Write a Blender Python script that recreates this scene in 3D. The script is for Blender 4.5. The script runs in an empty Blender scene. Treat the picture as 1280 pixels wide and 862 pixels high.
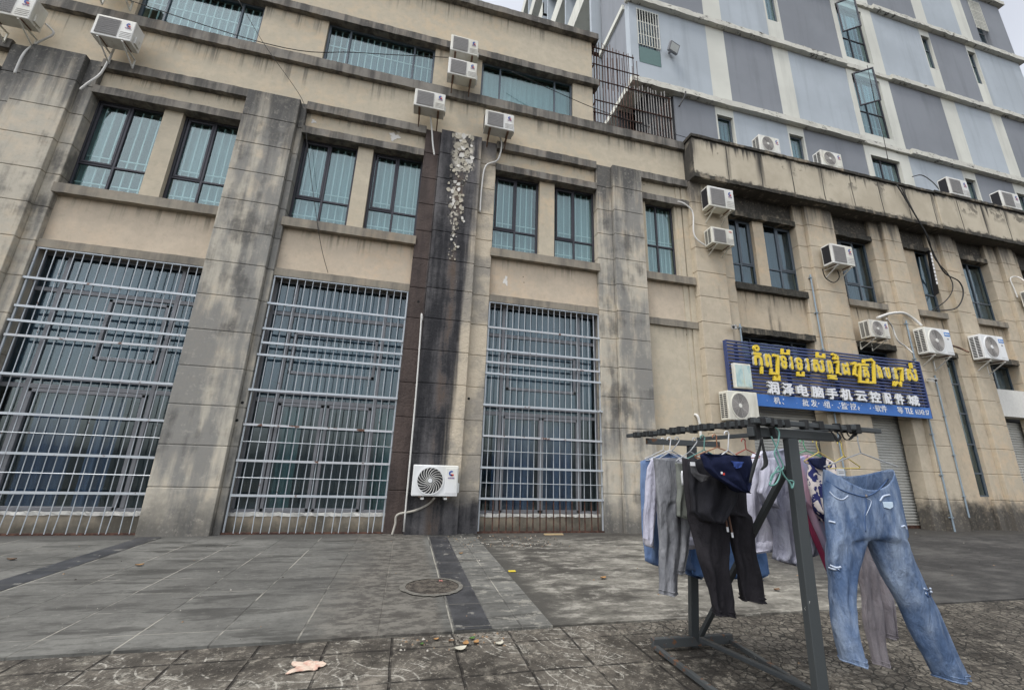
import bpy, bmesh, math, random
from mathutils import Vector, Matrix
random.seed(7)
R = math.radians
scn = bpy.context.scene
COL = scn.collection

# ------------------------------------------------------------------ camera
CAM_H = 1.45
F_PX, PITCH, ROLL, YAW = 517.06, R(15.507), R(1.989), R(13.289)
_f0 = Vector((math.sin(YAW), math.cos(YAW), 0)); _r0 = Vector((math.cos(YAW), -math.sin(YAW), 0)); _u0 = Vector((0, 0, 1))
FWD = math.cos(PITCH) * _f0 + math.sin(PITCH) * _u0
_up = -math.sin(PITCH) * _f0 + math.cos(PITCH) * _u0
RGT = math.cos(ROLL) * _r0 + math.sin(ROLL) * _up
UPV = -math.sin(ROLL) * _r0 + math.cos(ROLL) * _up
cam = bpy.data.cameras.new('camera')
cam.sensor_width = 36; cam.lens = F_PX / 1280 * 36; cam.clip_end = 3000; cam.clip_start = .05
camo = bpy.data.objects.new('camera', cam); COL.objects.link(camo)
m = Matrix((RGT, UPV, -FWD)).transposed().to_4x4(); m.translation = (0, 0, CAM_H)
camo.matrix_world = m
scn.camera = camo

def at(x, y, Y):
    """point of the photograph (x,y) on the upright plane at depth Y"""
    d = RGT * ((x - 640) / F_PX) - UPV * ((y - 431) / F_PX) + FWD
    return d * (Y / d.y) + Vector((0, 0, CAM_H))
def ground_at(x, y, z=0):
    d = RGT * ((x - 640) / F_PX) - UPV * ((y - 431) / F_PX) + FWD
    return d * ((z - CAM_H) / d.z) + Vector((0, 0, CAM_H))

# ------------------------------------------------------------------ light
SUN_EL, SUN_AZ = R(62), R(240)
w = bpy.data.worlds.new('World'); scn.world = w; w.use_nodes = True
nt = w.node_tree; bg = nt.nodes['Background']
sky = nt.nodes.new('ShaderNodeTexSky'); sky.sky_type = 'NISHITA'; sky.sun_disc = False
sky.sun_elevation = SUN_EL; sky.sun_rotation = SUN_AZ; sky.dust_density = 2.5; sky.air_density = 1.2; sky.ozone_density = 1
hs = nt.nodes.new('ShaderNodeHueSaturation'); hs.inputs['Saturation'].default_value = .22; hs.inputs['Value'].default_value = 1.45
tc = nt.nodes.new('ShaderNodeTexCoord'); cn = nt.nodes.new('ShaderNodeTexNoise'); cn.inputs['Scale'].default_value = 2.2; cn.inputs['Detail'].default_value = 6
cr = nt.nodes.new('ShaderNodeValToRGB'); cr.color_ramp.elements[0].position = .3; cr.color_ramp.elements[0].color = (.86, .87, .91, 1)
cr.color_ramp.elements[1].position = .7; cr.color_ramp.elements[1].color = (1.15, 1.15, 1.15, 1)
mu = nt.nodes.new('ShaderNodeMixRGB'); mu.blend_type = 'MULTIPLY'; mu.inputs[0].default_value = 1
nt.links.new(tc.outputs['Generated'], cn.inputs['Vector']); nt.links.new(cn.outputs['Fac'], cr.inputs['Fac'])
nt.links.new(sky.outputs[0], hs.inputs['Color']); nt.links.new(hs.outputs[0], mu.inputs[1]); nt.links.new(cr.outputs[0], mu.inputs[2])
nt.links.new(mu.outputs[0], bg.inputs['Color']); bg.inputs['Strength'].default_value = .15
sun = bpy.data.lights.new('sun', 'SUN'); sun.energy = 1.35; sun.angle = R(12); sun.color = (1, .97, .92)
suno = bpy.data.objects.new('sun', sun); COL.objects.link(suno)
_sd = Vector((math.sin(SUN_AZ) * math.cos(SUN_EL), math.cos(SUN_AZ) * math.cos(SUN_EL), math.sin(SUN_EL)))
suno.rotation_euler = _sd.to_track_quat('Z', 'Y').to_euler()
vs = scn.view_settings; vs.view_transform = 'Standard'; vs.look = 'None'; vs.exposure = .36; vs.gamma = 1
scn.cycles.max_bounces = 8; scn.cycles.transparent_max_bounces = 16; scn.cycles.use_denoising = True
try: scn.cycles.caustics_reflective = False; scn.cycles.caustics_refractive = False
except Exception: pass

# ------------------------------------------------------------------ node helpers
class Mat:
    def __init__(s, name, rough=.85, metal=0, spec=.3):
        s.m = bpy.data.materials.new(name); s.m.use_nodes = True; s.t = s.m.node_tree
        s.b = s.t.nodes['Principled BSDF']; s.b.inputs['Roughness'].default_value = rough
        s.b.inputs['Metallic'].default_value = metal; s.b.inputs['Specular IOR Level'].default_value = spec
        s._pos = None
    def n(s, t): return s.t.nodes.new(t)
    def L(s, a, b): s.t.links.new(a, b)
    def pos(s):
        if s._pos is None: s._pos = s.n('ShaderNodeNewGeometry').outputs['Position']
        return s._pos
    def obj(s): return s.n('ShaderNodeTexCoord').outputs['Object']
    def mapv(s, v, sc=(1, 1, 1), loc=(0, 0, 0), rot=(0, 0, 0)):
        k = s.n('ShaderNodeMapping'); k.inputs['Scale'].default_value = sc; k.inputs['Location'].default_value = loc; k.inputs['Rotation'].default_value = rot
        s.L(v, k.inputs['Vector']); return k.outputs[0]
    def noise(s, sc=1, detail=6, scale3=(1, 1, 1), v=None, rough=.6, loc=(0, 0, 0), dist=0):
        k = s.n('ShaderNodeTexNoise'); k.inputs['Scale'].default_value = sc; k.inputs['Detail'].default_value = detail; k.inputs['Roughness'].default_value = rough; k.inputs['Distortion'].default_value = dist
        s.L(s.mapv(v or s.pos(), scale3, loc), k.inputs['Vector']); return k.outputs['Fac']
    def voro(s, sc, v=None, feature='DISTANCE_TO_EDGE', scale3=(1, 1, 1)):
        k = s.n('ShaderNodeTexVoronoi'); k.feature = feature; k.inputs['Scale'].default_value = sc
        s.L(s.mapv(v or s.pos(), scale3), k.inputs['Vector']); return k.outputs['Distance']
    def add3(s, v, f, k):
        q = s.n('ShaderNodeVectorMath'); q.operation = 'ADD'; c = s.n('ShaderNodeCombineXYZ'); s.L(s.mul(s.add(f, -.5), k * 2), c.inputs[0]); s.L(s.mul(s.add(f, -.5), -k), c.inputs[1])
        s.L(v, q.inputs[0]); s.L(c.outputs[0], q.inputs[1]); return q.outputs[0]
    def ss(s, x, lo, hi):
        k = s.n('ShaderNodeMapRange'); k.interpolation_type = 'SMOOTHSTEP'
        s.L(x, k.inputs[0]); k.inputs[1].default_value = lo; k.inputs[2].default_value = hi
        if lo > hi: k.inputs[1].default_value = hi; k.inputs[2].default_value = lo; k.inputs[3].default_value = 1; k.inputs[4].default_value = 0
        return k.outputs[0]
    def math(s, op, a, b=None, c=None):
        k = s.n('ShaderNodeMath'); k.operation = op
        for i, q in enumerate((a, b, c)):
            if q is None: continue
            if isinstance(q, (int, float)): k.inputs[i].default_value = q
            else: s.L(q, k.inputs[i])
        return k.outputs[0]
    def mul(s, a, b): return s.math('MULTIPLY', a, b)
    def add(s, a, b): return s.math('ADD', a, b)
    def mx(s, a, b): return s.math('MAXIMUM', a, b)
    def mix(s, f, a, b, mode='MIX'):
        k = s.n('ShaderNodeMix'); k.data_type = 'RGBA'; k.blend_type = mode
        for i, q in ((0, f), (6, a), (7, b)):
            if isinstance(q, (int, float)): k.inputs[i].default_value = q
            elif isinstance(q, tuple): k.inputs[i].default_value = (*q[:3], 1)
            else: s.L(q, k.inputs[i])
        return k.outputs[2]
    def xyz(s, v=None):
        k = s.n('ShaderNodeSeparateXYZ'); s.L(v or s.pos(), k.inputs[0]); return k.outputs
    def color(s, c):
        if isinstance(c, tuple): s.b.inputs['Base Color'].default_value = (*c[:3], 1)
        else: s.L(c, s.b.inputs['Base Color'])
    def roughness(s, r): s.L(r, s.b.inputs['Roughness'])
    def bump(s, h, dist=.01, strength=1):
        k = s.n('ShaderNodeBump'); k.inputs['Distance'].default_value = dist; k.inputs['Strength'].default_value = strength
        s.L(h, k.inputs['Height']); s.L(k.outputs[0], s.b.inputs['Normal'])

def plain(name, c, rough=.6, metal=0, var=.12, sc=8, spec=.3):
    M = Mat(name, rough, metal, spec); n = M.noise(sc, 5)
    M.color(M.mix(n, tuple(x * (1 - var) for x in c), tuple(min(1, x * (1 + var)) for x in c)))
    return M.m

def weathered(name, base, dirt, lo=.5, hi=.75, amt=.7, streak=.5, top=None, bottom=None, warm=(1.04, .96, .88), patch=None, bumpd=.004, sc=1.0, wash=None, drips=()):
    """cream render with blotches, run-down streaks, grime at the top edge or the foot"""
    M = Mat(name, .9, 0, .2)
    n1 = M.noise(.9 * sc, 8); n2 = M.noise(3.2, 7, (1.6, 1.6, .12)); n3 = M.noise(26, 4); n4 = M.noise(4.2, 8, loc=(4, 2, 7)); n5 = M.noise(.45, 4, loc=(9, 1, 3))
    col = M.mix(M.ss(n5, .35, .65), base, tuple(a * b for a, b in zip(base, warm)))
    col = M.mix(M.ss(n4, .38, .68), tuple(x * .90 for x in base), col)
    if wash:
        n6 = M.noise(.55, 7, (1, 1, .55), loc=(6, 3, 2), rough=.62); n7 = M.noise(1.4, 7, (2.2, 2.2, .25), loc=(2, 9, 4))
        col = M.mix(M.mul(M.ss(M.add(M.mul(n6, .6), M.mul(n7, .4)), wash[1], wash[2]), wash[3]), col, wash[0])
    d = M.add(M.mul(n1, 1 - streak), M.mul(n2, streak))
    mask = M.mul(M.ss(d, lo, hi), amt)
    z = M.xyz()[2]
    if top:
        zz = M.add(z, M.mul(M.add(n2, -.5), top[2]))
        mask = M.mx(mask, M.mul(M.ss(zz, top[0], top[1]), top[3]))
    if bottom:
        zz = M.add(z, M.mul(M.add(n4, -.5), bottom[2]))
        mask = M.mx(mask, M.mul(M.ss(zz, bottom[0], bottom[1]), bottom[3]))
    if drips:
        nd = M.noise(4.5, 8, (2.2, 2.2, .05), loc=(3, 3, 6), rough=.65); nl = M.noise(1.3, 3, (1, 1, .01), loc=(8, 8, 2))
        for zl, ln in drips:
            zz = M.add(z, M.mul(M.add(nl, -.5), ln * 1.6))
            dm = M.mul(M.mul(M.ss(zz, zl - ln, zl), M.ss(z, zl + .02, zl)), M.ss(nd, .50, .62)); mask = M.mx(mask, M.mul(dm, .8))
    col = M.mix(mask, col, M.mix(M.ss(n2, .35, .65), dirt, tuple(x * 1.7 for x in dirt)))
    col = M.mix(M.mul(M.ss(n3, .6, .8), .25), col, dirt)
    g1 = M.noise(9, 8, loc=(7, 7, 7), rough=.7); col = M.mix(M.mul(M.ss(g1, .50, .70), .30), col, tuple(v * .62 for v in base)); col = M.mix(M.mul(M.ss(g1, .46, .30), .25), col, tuple(min(1, v * 1.18) for v in base))
    if patch:
        p = M.ss(M.noise(1.6, 6, loc=(3, 8, 1)), patch[1], patch[1] + .03); col = M.mix(p, col, patch[0])
    M.color(col); M.bump(M.add(M.mul(n3, .5), n4), bumpd, .6)
    return M.m

CREAM = (.525, .465, .36); GREYD = (.10, .095, .085)
mt = {}
mt['pilaster'] = weathered('stained_render', (.50, .462, .385), (.055, .054, .052), .50, .62, .8, .35, wash=((.205, .203, .193), .45, .55, .88), top=(7.6, 9.4, 4.6, .95), bottom=(.9, .05, .7, .8))
mt['pilaster_clean'] = weathered('cream_pilaster', (.50, .435, .335), (.05, .047, .043), .54, .70, .6, .5, top=(8.5, 9.5, 2.4, .92), bottom=(1.0, .4, .9, .95))
mt['spandrel'] = weathered('pinkish_render', drips=((6.2, .45),), base=(.56, .475, .37), dirt=(.2, .18, .14), lo=.52, hi=.76, amt=.5, streak=.3, warm=(1.02, .95, .88))
mt['wall'] = weathered('cream_render', CREAM, (.13, .12, .10), .56, .8, .4, .4, drips=((10.55, .6), (9.3, .3), (13.9, .7), (12.15, .5), (5.0, .6)))
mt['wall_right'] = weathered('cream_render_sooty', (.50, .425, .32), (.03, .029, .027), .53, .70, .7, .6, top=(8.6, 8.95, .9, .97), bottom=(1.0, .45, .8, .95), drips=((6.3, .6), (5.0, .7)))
mt['ledge'] = weathered('mossy_ledge', (.23, .215, .19), (.045, .043, .04), .42, .6, .92, .65, bumpd=.01)
mt['sill'] = weathered('grey_sill', (.30, .27, .22), (.07, .066, .06), .42, .68, .85, .6, bumpd=.008)
mt['black_ledge'] = weathered('black_mouldy_ledge', (.30, .26, .2), (.022, .022, .02), .36, .5, .95, .4, bumpd=.02)
mt['base'] = weathered('dirty_plinth', (.34, .3, .235), (.05, .047, .04), .42, .62, .85, .3, bottom=(.3, 0, .3, .8), bumpd=.01)
mt['whitecement'] = plain('white_cement', (.62, .61, .57), .9, 0, .2, 12)

def dark_pilaster():
    M = Mat('leak_blackened_render', .8, 0, .3)
    x, y, z = M.xyz()
    n1 = M.noise(1.2, 8); n2 = M.noise(2.4, 8, (2.2, 2.2, .07)); n3 = M.noise(24, 4); n4 = M.noise(5, 9, loc=(3, 3, 1), rough=.7)
    clean = M.mix(M.ss(n1, .4, .6), (.52, .45, .345), (.29, .265, .225))
    xe = M.add(M.add(x, M.mul(M.add(n2, -.5), .8)), M.mul(z, -.055))
    m1 = M.ss(xe, .82, .5)
    zl = M.add(z, M.mul(M.add(n1, -.5), 1.2))
    m2 = M.mul(M.ss(zl, .95, .55), M.ss(M.add(x, M.mul(M.add(n4, -.5), .3)), 1.9, 1.6))
    m3 = M.mul(M.ss(z, 8.3, 9.5), M.ss(n2, .36, .55))
    mask = M.mx(M.mx(m1, m2), m3)
    nb = M.noise(2.1, 9, (1, 1, .5), loc=(8, 1, 5), rough=.68); n2 = M.add(M.mul(n2, .45), M.mul(nb, .55))
    brown = M.mix(M.ss(n2, .38, .62), (.045, .034, .031), (.085, .063, .055))
    black = M.mix(M.ss(n2, .40, .62), (.020, .020, .023), (.115, .11, .112))
    dark = M.mix(M.ss(x, .02, .1), brown, black)
    dark = M.mix(M.mul(M.ss(M.math('ABSOLUTE', M.add(x, -.62)), .22, .05), M.ss(n2, .45, .6)), dark, (.10, .075, .06))
    col = M.mix(mask, clean, dark)
    n8 = M.noise(1.0, 5, (1, 1, .9), loc=(2, 2, 8)); n9 = M.noise(6.5, 8, (1, 1, .7), loc=(5, 4, 8), rough=.68)
    px = M.math('ABSOLUTE', M.add(M.add(x, -.60), M.mul(M.add(n8, -.5), .8)))
    wz = M.mul(M.ss(z, 4.6, 9.4), .30)
    inside = M.ss(M.math('SUBTRACT', px, wz), .05, -.12)
    lim = M.add(M.mul(M.ss(z, 8.0, 9.3), -.13), .585)
    peel = M.mul(M.ss(M.math('SUBTRACT', M.add(n9, M.mul(inside, .06)), lim), -.005, .012), M.mul(inside, M.ss(z, 4.3, 5.4)))
    col = M.mix(peel, col, M.mix(n3, (.42, .38, .3), (.6, .57, .5)))
    M.color(col); M.bump(M.add(M.mul(n3, .4), M.add(n4, M.mul(peel, -1.6))), .03, .9)
    return M.m
mt['dark_pilaster'] = dark_pilaster()

def parapet_mat():
    M = Mat('parapet_render', .9, 0, .2); x, y, z = M.xyz()
    n1 = M.noise(1.1, 8); n2 = M.noise(2.6, 8, (2.4, 2.4, .16)); n4 = M.noise(5, 8)
    base = M.mix(M.ss(n1, .36, .66), (.42, .37, .285), (.51, .455, .355))
    n6 = M.noise(.7, 6, (1, 1, .05), loc=(5, 5, 5)); n7 = M.noise(1.5, 7, (4, 4, .1), loc=(1, 2, 3))
    fx = M.math('FRACT', M.mul(M.add(M.add(x, -7.2), M.mul(M.add(n1, -.5), .10)), 1 / 1.17))
    dd = M.math('SUBTRACT', .5, M.math('ABSOLUTE', M.add(fx, -.5)))
    drop = M.ss(M.add(z, M.mul(M.add(n6, -.5), 4.5)), 9.3, 10.6)
    line = M.mul(M.ss(dd, .030, .004), M.ss(n7, .26, .40))
    wide = M.mul(M.mul(M.ss(dd, .20, .0), M.ss(n7, .42, .58)), drop)
    zt = M.add(z, M.mul(M.add(n7, -.5), 2.2)); topm = M.mul(M.ss(zt, 10.55, 10.95), M.ss(n6, .34, .56))
    zt2 = M.add(z, M.mul(M.add(n4, -.5), .35)); topm = M.mx(topm, M.ss(zt2, 10.62, 10.74))
    zb = M.add(z, M.mul(M.add(n4, -.5), .55)); botm = M.mul(M.ss(zb, 9.62, 9.44), .92)
    blot = M.mul(M.ss(M.add(n1, M.mul(n4, .25)), .70, .76), M.ss(z, 10.0, 10.4))
    mask = M.mx(M.mx(M.mx(line, wide), topm), M.mx(botm, M.mul(blot, .7)))
    M.color(M.mix(mask, base, M.mix(n4, (.025, .024, .022), (.07, .065, .058)))); M.bump(n4, .008, .6)
    return M.m
mt['parapet'] = parapet_mat()

mt['frame_dark'] = plain('charcoal_aluminium', (.045, .045, .055), .45, .2, .15)
mt['frame_grey'] = plain('grey_aluminium', (.20, .205, .22), .45, .3, .2)
mt['frame_blue'] = plain('slate_aluminium', (.09, .11, .13), .45, .2, .2)
mt['bar_white'] = plain('white_painted_bar', (.7, .74, .74), .5, 0, .08)
mt['dark'] = plain('dark_interior', (.03, .032, .035), .9)
mt['room'] = plain('room_wall', (.25, .25, .24), .9)

def glass(name, tint, gl=.14):
    M = Mat(name); t = M.t; t.nodes.remove(M.b)
    out = [n for n in t.nodes if n.type == 'OUTPUT_MATERIAL'][0]
    tr = t.nodes.new('ShaderNodeBsdfTransparent'); tr.inputs[0].default_value = (*tint, 1)
    g = t.nodes.new('ShaderNodeBsdfGlossy'); g.inputs['Roughness'].default_value = .03; g.inputs[0].default_value = (.85, .95, .97, 1)
    ge = t.nodes.new('ShaderNodeNewGeometry'); dp = t.nodes.new('ShaderNodeVectorMath'); dp.operation = 'DOT_PRODUCT'
    t.links.new(ge.outputs['Normal'], dp.inputs[0]); t.links.new(ge.outputs['Incoming'], dp.inputs[1])
    k = M.math('POWER', M.math('SUBTRACT', 1, M.math('ABSOLUTE', dp.outputs['Value'])), 5)
    a = M.math('MULTIPLY_ADD', k, .75, gl)
    mx = t.nodes.new('ShaderNodeMixShader'); t.links.new(a, mx.inputs[0]); t.links.new(tr.outputs[0], mx.inputs[1]); t.links.new(g.outputs[0], mx.inputs[2])
    bp = t.nodes.new('ShaderNodeBump'); bp.inputs['Distance'].default_value = .02; bp.inputs['Strength'].default_value = .15
    t.links.new(M.noise(1.1, 2), bp.inputs['Height']); t.links.new(bp.outputs[0], g.inputs['Normal'])
    t.links.new(mx.outputs[0], out.inputs[0]); return M.m
mt['glass_teal'] = glass('teal_tinted_glass', (.77, .87, .87), .09)
mt['glass_dark'] = glass('dark_tinted_glass', (.64, .72, .76), .07)
mt['glass_blue'] = glass('pale_glass', (.66, .78, .80), .10)

def curtain_mat(name, a, b):
    M = Mat(name, .9); n = M.noise(2, 4, (7, 7, .2)); M.color(M.mix(n, a, b)); return M.m
mt['curtain_teal'] = curtain_mat('pale_teal_curtain', (.27, .33, .34), (.52, .59, .60))
mt['curtain_blue'] = curtain_mat('blue_grey_curtain', (.10, .125, .155), (.31, .37, .42))
mt['curtain_grey'] = curtain_mat('grey_teal_curtain', (.21, .26, .275), (.44, .50, .51))
mt['curtain_violet'] = curtain_mat('violet_blue_curtain', (.13, .145, .23), (.34, .38, .52))
mt['curtain_green'] = curtain_mat('sea_green_curtain', (.12, .22, .20), (.25, .42, .37))

def metal_bar():
    M = Mat('galvanised_tube', .4, .25, .5); n = M.noise(9, 6); n2 = M.noise(3.1, 4, loc=(2, 7, 1))
    M.color(M.mix(M.mul(M.ss(n, .63, .70), .9), M.mix(n2, (.35, .38, .41), (.54, .58, .61)), (.14, .07, .045))); return M.m
mt['galv'] = metal_bar()
def rusty():
    M = Mat('rusty_iron', .8, .1); n = M.noise(14, 6); M.color(M.mix(M.ss(n, .4, .65), (.05, .027, .021), (.115, .06, .043))); return M.m
mt['rust'] = rusty()
def rust_rail():
    M = Mat('rust_spotted_rail', .6, .3); n = M.noise(5, 6); M.color(M.mix(M.ss(n, .58, .64), (.48, .50, .52), (.13, .07, .05))); return M.m
mt['rust_rail'] = rust_rail()

def blue_paint(name, c):
    M = Mat(name, .85, 0, .25); n1 = M.noise(.35, 6); n2 = M.noise(1.5, 6, (1.5, 1.5, .12)); n3 = M.noise(30, 3)
    col = M.mix(M.ss(n1, .36, .66), tuple(x * .93 for x in c), tuple(x * 1.05 for x in c))
    M.color(M.mix(M.mul(M.ss(n2, .50, .72), .35), col, tuple(x * .62 for x in c))); M.bump(n3, .003, .4); return M.m
mt['b_light'] = blue_paint('pale_blue_grey_paint', (.395, .435, .47))
mt['b_dark'] = blue_paint('slate_grey_paint', (.222, .236, .258))
mt['b_cream'] = blue_paint('off_white_paint', (.60, .60, .54))
def chipped():
    M = Mat('chipped_cream_ledge', .9); n = M.noise(4, 9, (1, 1, 2), rough=.75); n2 = M.noise(1.1, 5)
    M.color(M.mix(M.mul(M.ss(n, .53, .6), M.ss(n2, .38, .6)), M.mix(n, (.5, .49, .43), (.62, .61, .55)), (.075, .07, .062))); return M.m
mt['chipped'] = chipped()

# ground
def plaza_mat():
    M = Mat('worn_granite_slabs', .75, 0, .35); x, y, z = M.xyz()
    n1 = M.noise(.8, 9, rough=.66); n2 = M.noise(1.9, 12, (.42, 2.0, 1), rough=.70); n3 = M.noise(50, 4); n4 = M.noise(7, 6)
    col = M.mix(M.ss(n1, .3, .7), (.085, .084, .077), (.18, .179, .163))
    col = M.mix(M.mul(M.ss(n2, .50, .60), .82), col, (.042, .041, .037)); col = M.mix(M.mul(M.ss(n2, .62, .66), .6), col, (.022, .022, .021))
    ix = M.math('FLOOR', M.mul(M.add(x, 3.215), 1 / .625)); iy = M.math('FLOOR', M.mul(M.add(y, -4.97), 1 / .56))
    wn = M.n('ShaderNodeTexWhiteNoise'); wn.noise_dimensions = '2D'; cb = M.n('ShaderNodeCombineXYZ'); M.L(ix, cb.inputs[0]); M.L(iy, cb.inputs[1]); M.L(cb.outputs[0], wn.inputs['Vector'])
    col = M.mix(M.mul(wn.outputs['Value'], .42), col, (.075, .073, .067))
    n8 = M.noise(11, 9, (1, 1.6, 1), rough=.72); col = M.mix(M.mul(M.ss(n8, .48, .66), .5), col, (.055, .053, .048)); col = M.mix(M.mul(M.ss(n8, .42, .30), .5), col, (.27, .265, .235))
    def line(v, per, off, wd):
        f = M.math('FRACT', M.mul(M.add(v, off), 1 / per)); d = M.math('SUBTRACT', .5, M.math('ABSOLUTE', M.add(f, -.5)))
        return M.ss(M.mul(d, per), wd, wd * .35)
    xw = M.add(x, M.mul(M.add(n4, -.5), .012)); yw = M.add(y, M.mul(M.add(n4, -.5), .012))
    jx = line(xw, .625, 3.215, .011); jy = line(yw, .56, -4.97, .008)
    brk = M.ss(M.noise(1.7, 5, loc=(5, 1, 2)), .42, .6)
    j = M.mx(jx, M.mul(jy, .75))
    col = M.mix(M.mul(j, M.mul(brk, .75)), col, (.33, .315, .27))
    col = M.mix(M.mul(j, M.mul(M.math('SUBTRACT', 1, brk), .7)), col, (.05, .048, .044))
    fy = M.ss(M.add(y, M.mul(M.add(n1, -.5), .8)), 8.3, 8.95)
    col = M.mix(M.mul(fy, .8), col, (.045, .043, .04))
    fx = M.mul(M.ss(M.add(x, M.mul(M.add(n1, -.5), 1.6)), -1.0, -.2), M.ss(x, .5, .4))
    b1 = M.noise(6, 12, (.8, 1.4, 1), rough=.75, loc=(3, 1, 9)); col = M.mix(M.mul(fx, .75), col, M.mix(M.ss(b1, .44, .56), (.055, .049, .042), (.15, .14, .12)))
    lw = M.mul(M.ss(M.add(x, M.mul(M.add(n1, -.5), 1.5)), .7, 1.0), M.ss(b1, .53, .58)); col = M.mix(M.mul(lw, .7), col, (.27, .26, .225))
    sp = M.ss(M.noise(38, 2, loc=(1, 1, 1)), .72, .76); col = M.mix(sp, col, (.36, .34, .29))
    wt = M.ss(n2, .55, .7)
    M.color(col); M.roughness(M.math('MULTIPLY_ADD', wt, -.25, .78)); M.bump(M.add(M.mul(n3, .4), M.mul(j, -1.0)), .006, .7); return M.m
mt['plaza'] = plaza_mat()
def concrete_mat():
    M = Mat('blotched_concrete', .85, 0, .3); x, y, z = M.xyz()
    n1 = M.noise(.9, 10, (.8, 1.1, 1), rough=.68); n2 = M.noise(3.2, 13, (.8, 1.6, 1), rough=.76); n3 = M.noise(40, 5)
    a = M.add(M.mul(n1, .5), M.mul(n2, .5))
    col = M.mix(M.ss(a, .42, .58), (.055, .051, .044), (.205, .195, .168))
    rt = M.ss(M.add(x, M.mul(M.add(n1, -.5), 2)), 4.6, 6.6)
    col2 = M.mix(M.ss(a, .42, .68), (.030, .029, .028), (.10, .097, .09))
    col = M.mix(rt, col, col2)
    col = M.mix(M.mul(M.mul(M.ss(n2, .53, .58), .55), M.math('SUBTRACT', 1, rt)), col, (.34, .325, .285))
    col = M.mix(M.ss(M.add(x, M.mul(M.add(n2, -.5), .9)), 1.95, 1.45), col, (.06, .057, .05))
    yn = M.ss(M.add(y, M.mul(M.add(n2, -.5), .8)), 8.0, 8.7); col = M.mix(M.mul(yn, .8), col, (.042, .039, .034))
    M.color(col); M.bump(M.add(n2, M.mul(n3, .5)), .01, .8); return M.m
mt['concrete'] = concrete_mat()
def strip_mat():
    M = Mat('black_granite_strip', .5, 0, .5); n = M.noise(2.5, 7); n2 = M.noise(40, 3); x, y, z = M.xyz()
    f = M.math('FRACT', M.mul(y, 1 / .6)); j = M.ss(M.math('ABSOLUTE', M.add(f, -.5)), .487, .494)
    col = M.mix(M.ss(n, .35, .65), (.024, .025, .028), (.055, .056, .06)); col = M.mix(M.ss(M.noise(6, 8, loc=(1, 5, 2)), .6, .66), col, (.17, .165, .15))
    M.color(M.mix(j, col, (.12, .115, .1))); M.bump(n2, .003, .5); return M.m
mt['strip'] = strip_mat()
def footpath_mat():
    M = Mat('mossy_scallop_tiles', .85, 0, .3); x, y, z = M.xyz()
    n1 = M.noise(1.1, 8); n2 = M.noise(5, 9, rough=.7); n3 = M.noise(60, 4); n4 = M.noise(2.4, 6, loc=(7, 2, 2))
    base = M.mix(M.ss(n1, .34, .66), (.034, .030, .025), (.115, .102, .084))
    base = M.mix(M.mul(M.ss(n2, .5, .66), .6), base, (.19, .175, .145))
    T = .5
    xw = M.add(x, M.mul(M.add(n4, -.5), .03)); yw = M.add(y, M.mul(M.add(n4, -.5), .03))
    fx = M.math('FRACT', M.mul(M.add(xw, 2.47), 1 / T)); fy = M.math('FRACT', M.mul(M.add(yw, -3.88), 1 / T))
    def edge(f): return M.math('SUBTRACT', .5, M.math('ABSOLUTE', M.add(f, -.5)))
    joint = M.mx(M.ss(edge(fx), .028, .010), M.ss(edge(fy), .028, .010))
    def rings(cx_, cy_):
        dx = M.add(fx, -cx_); dy = M.add(fy, -cy_)
        r = M.math('SQRT', M.add(M.mul(dx, dx), M.mul(dy, dy)))
        rf = M.math('FRACT', M.mul(r, 5.0)); return M.ss(edge(rf), .085, .03), M.ss(r, .74, .70)
    r1, k1 = rings(0, 0); r2, k2 = rings(1, 1)
    ang = M.math('ARCTAN2', fy, M.add(fx, .0001)); sp = M.ss(edge(M.math('FRACT', M.mul(ang, 5.1))), .05, .02)
    arcs = M.mx(M.mul(r1, k1), M.mul(r2, M.math('SUBTRACT', 1, k1)))
    arcs = M.mx(arcs, M.mul(sp, k1))
    n9 = M.noise(5.5, 13, rough=.76, loc=(4, 4, 4)); n10 = M.noise(24, 9, rough=.74, loc=(1, 6, 2))
    worn = M.ss(M.add(M.mul(n1, .6), M.mul(n9, .6)), .60, .68)
    whitem = M.mul(M.mul(arcs, M.ss(M.add(n1, M.mul(n9, .8)), .86, .96)), M.ss(n10, .42, .5))
    right = M.ss(M.add(x, M.mul(M.add(n1, -.5), 1.6)), 1.6, 2.9)
    vo = M.voro(15, v=M.mapv(M.add3(M.pos(), n4, .10), (1, 1.0, 1), (0, 0, 0), (0, 0, .6)), scale3=(1, .75, 1)); crack = M.ss(vo, .075, .02)
    base = M.mix(M.mul(M.ss(n9, .50, .60), .85), base, (.028, .024, .019)); base = M.mix(M.mul(M.ss(n9, .45, .36), .75), base, (.225, .203, .168))
    base = M.mix(M.mul(M.ss(n10, .55, .62), .6), base, (.28, .255, .21))
    base = M.mix(M.mul(crack, M.mul(M.add(M.mul(right, .75), .18), M.ss(n2, .36, .52))), base, (.016, .015, .013))
    col = M.mix(M.mul(whitem, M.math('SUBTRACT', 1, right)), base, (.34, .325, .285))
    col = M.mix(M.mul(M.mul(worn, M.ss(n10, .45, .6)), M.math('SUBTRACT', .7, M.mul(right, .5))), col, (.30, .285, .245))
    col = M.mix(M.mul(joint, M.mul(M.math('SUBTRACT', 1, M.mul(right, .6)), M.mul(M.ss(n9, .38, .52), .9))), col, (.014, .012, .010))
    M.color(col); M.bump(M.add(M.add(n2, M.mul(n3, .4)), M.add(M.mul(joint, -1.2), M.mul(M.mul(crack, right), -1))), .012, .9); return M.m
mt['footpath'] = footpath_mat()
mt['asphalt'] = plain('asphalt', (.06, .058, .055), .9, 0, .3, 20)

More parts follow.
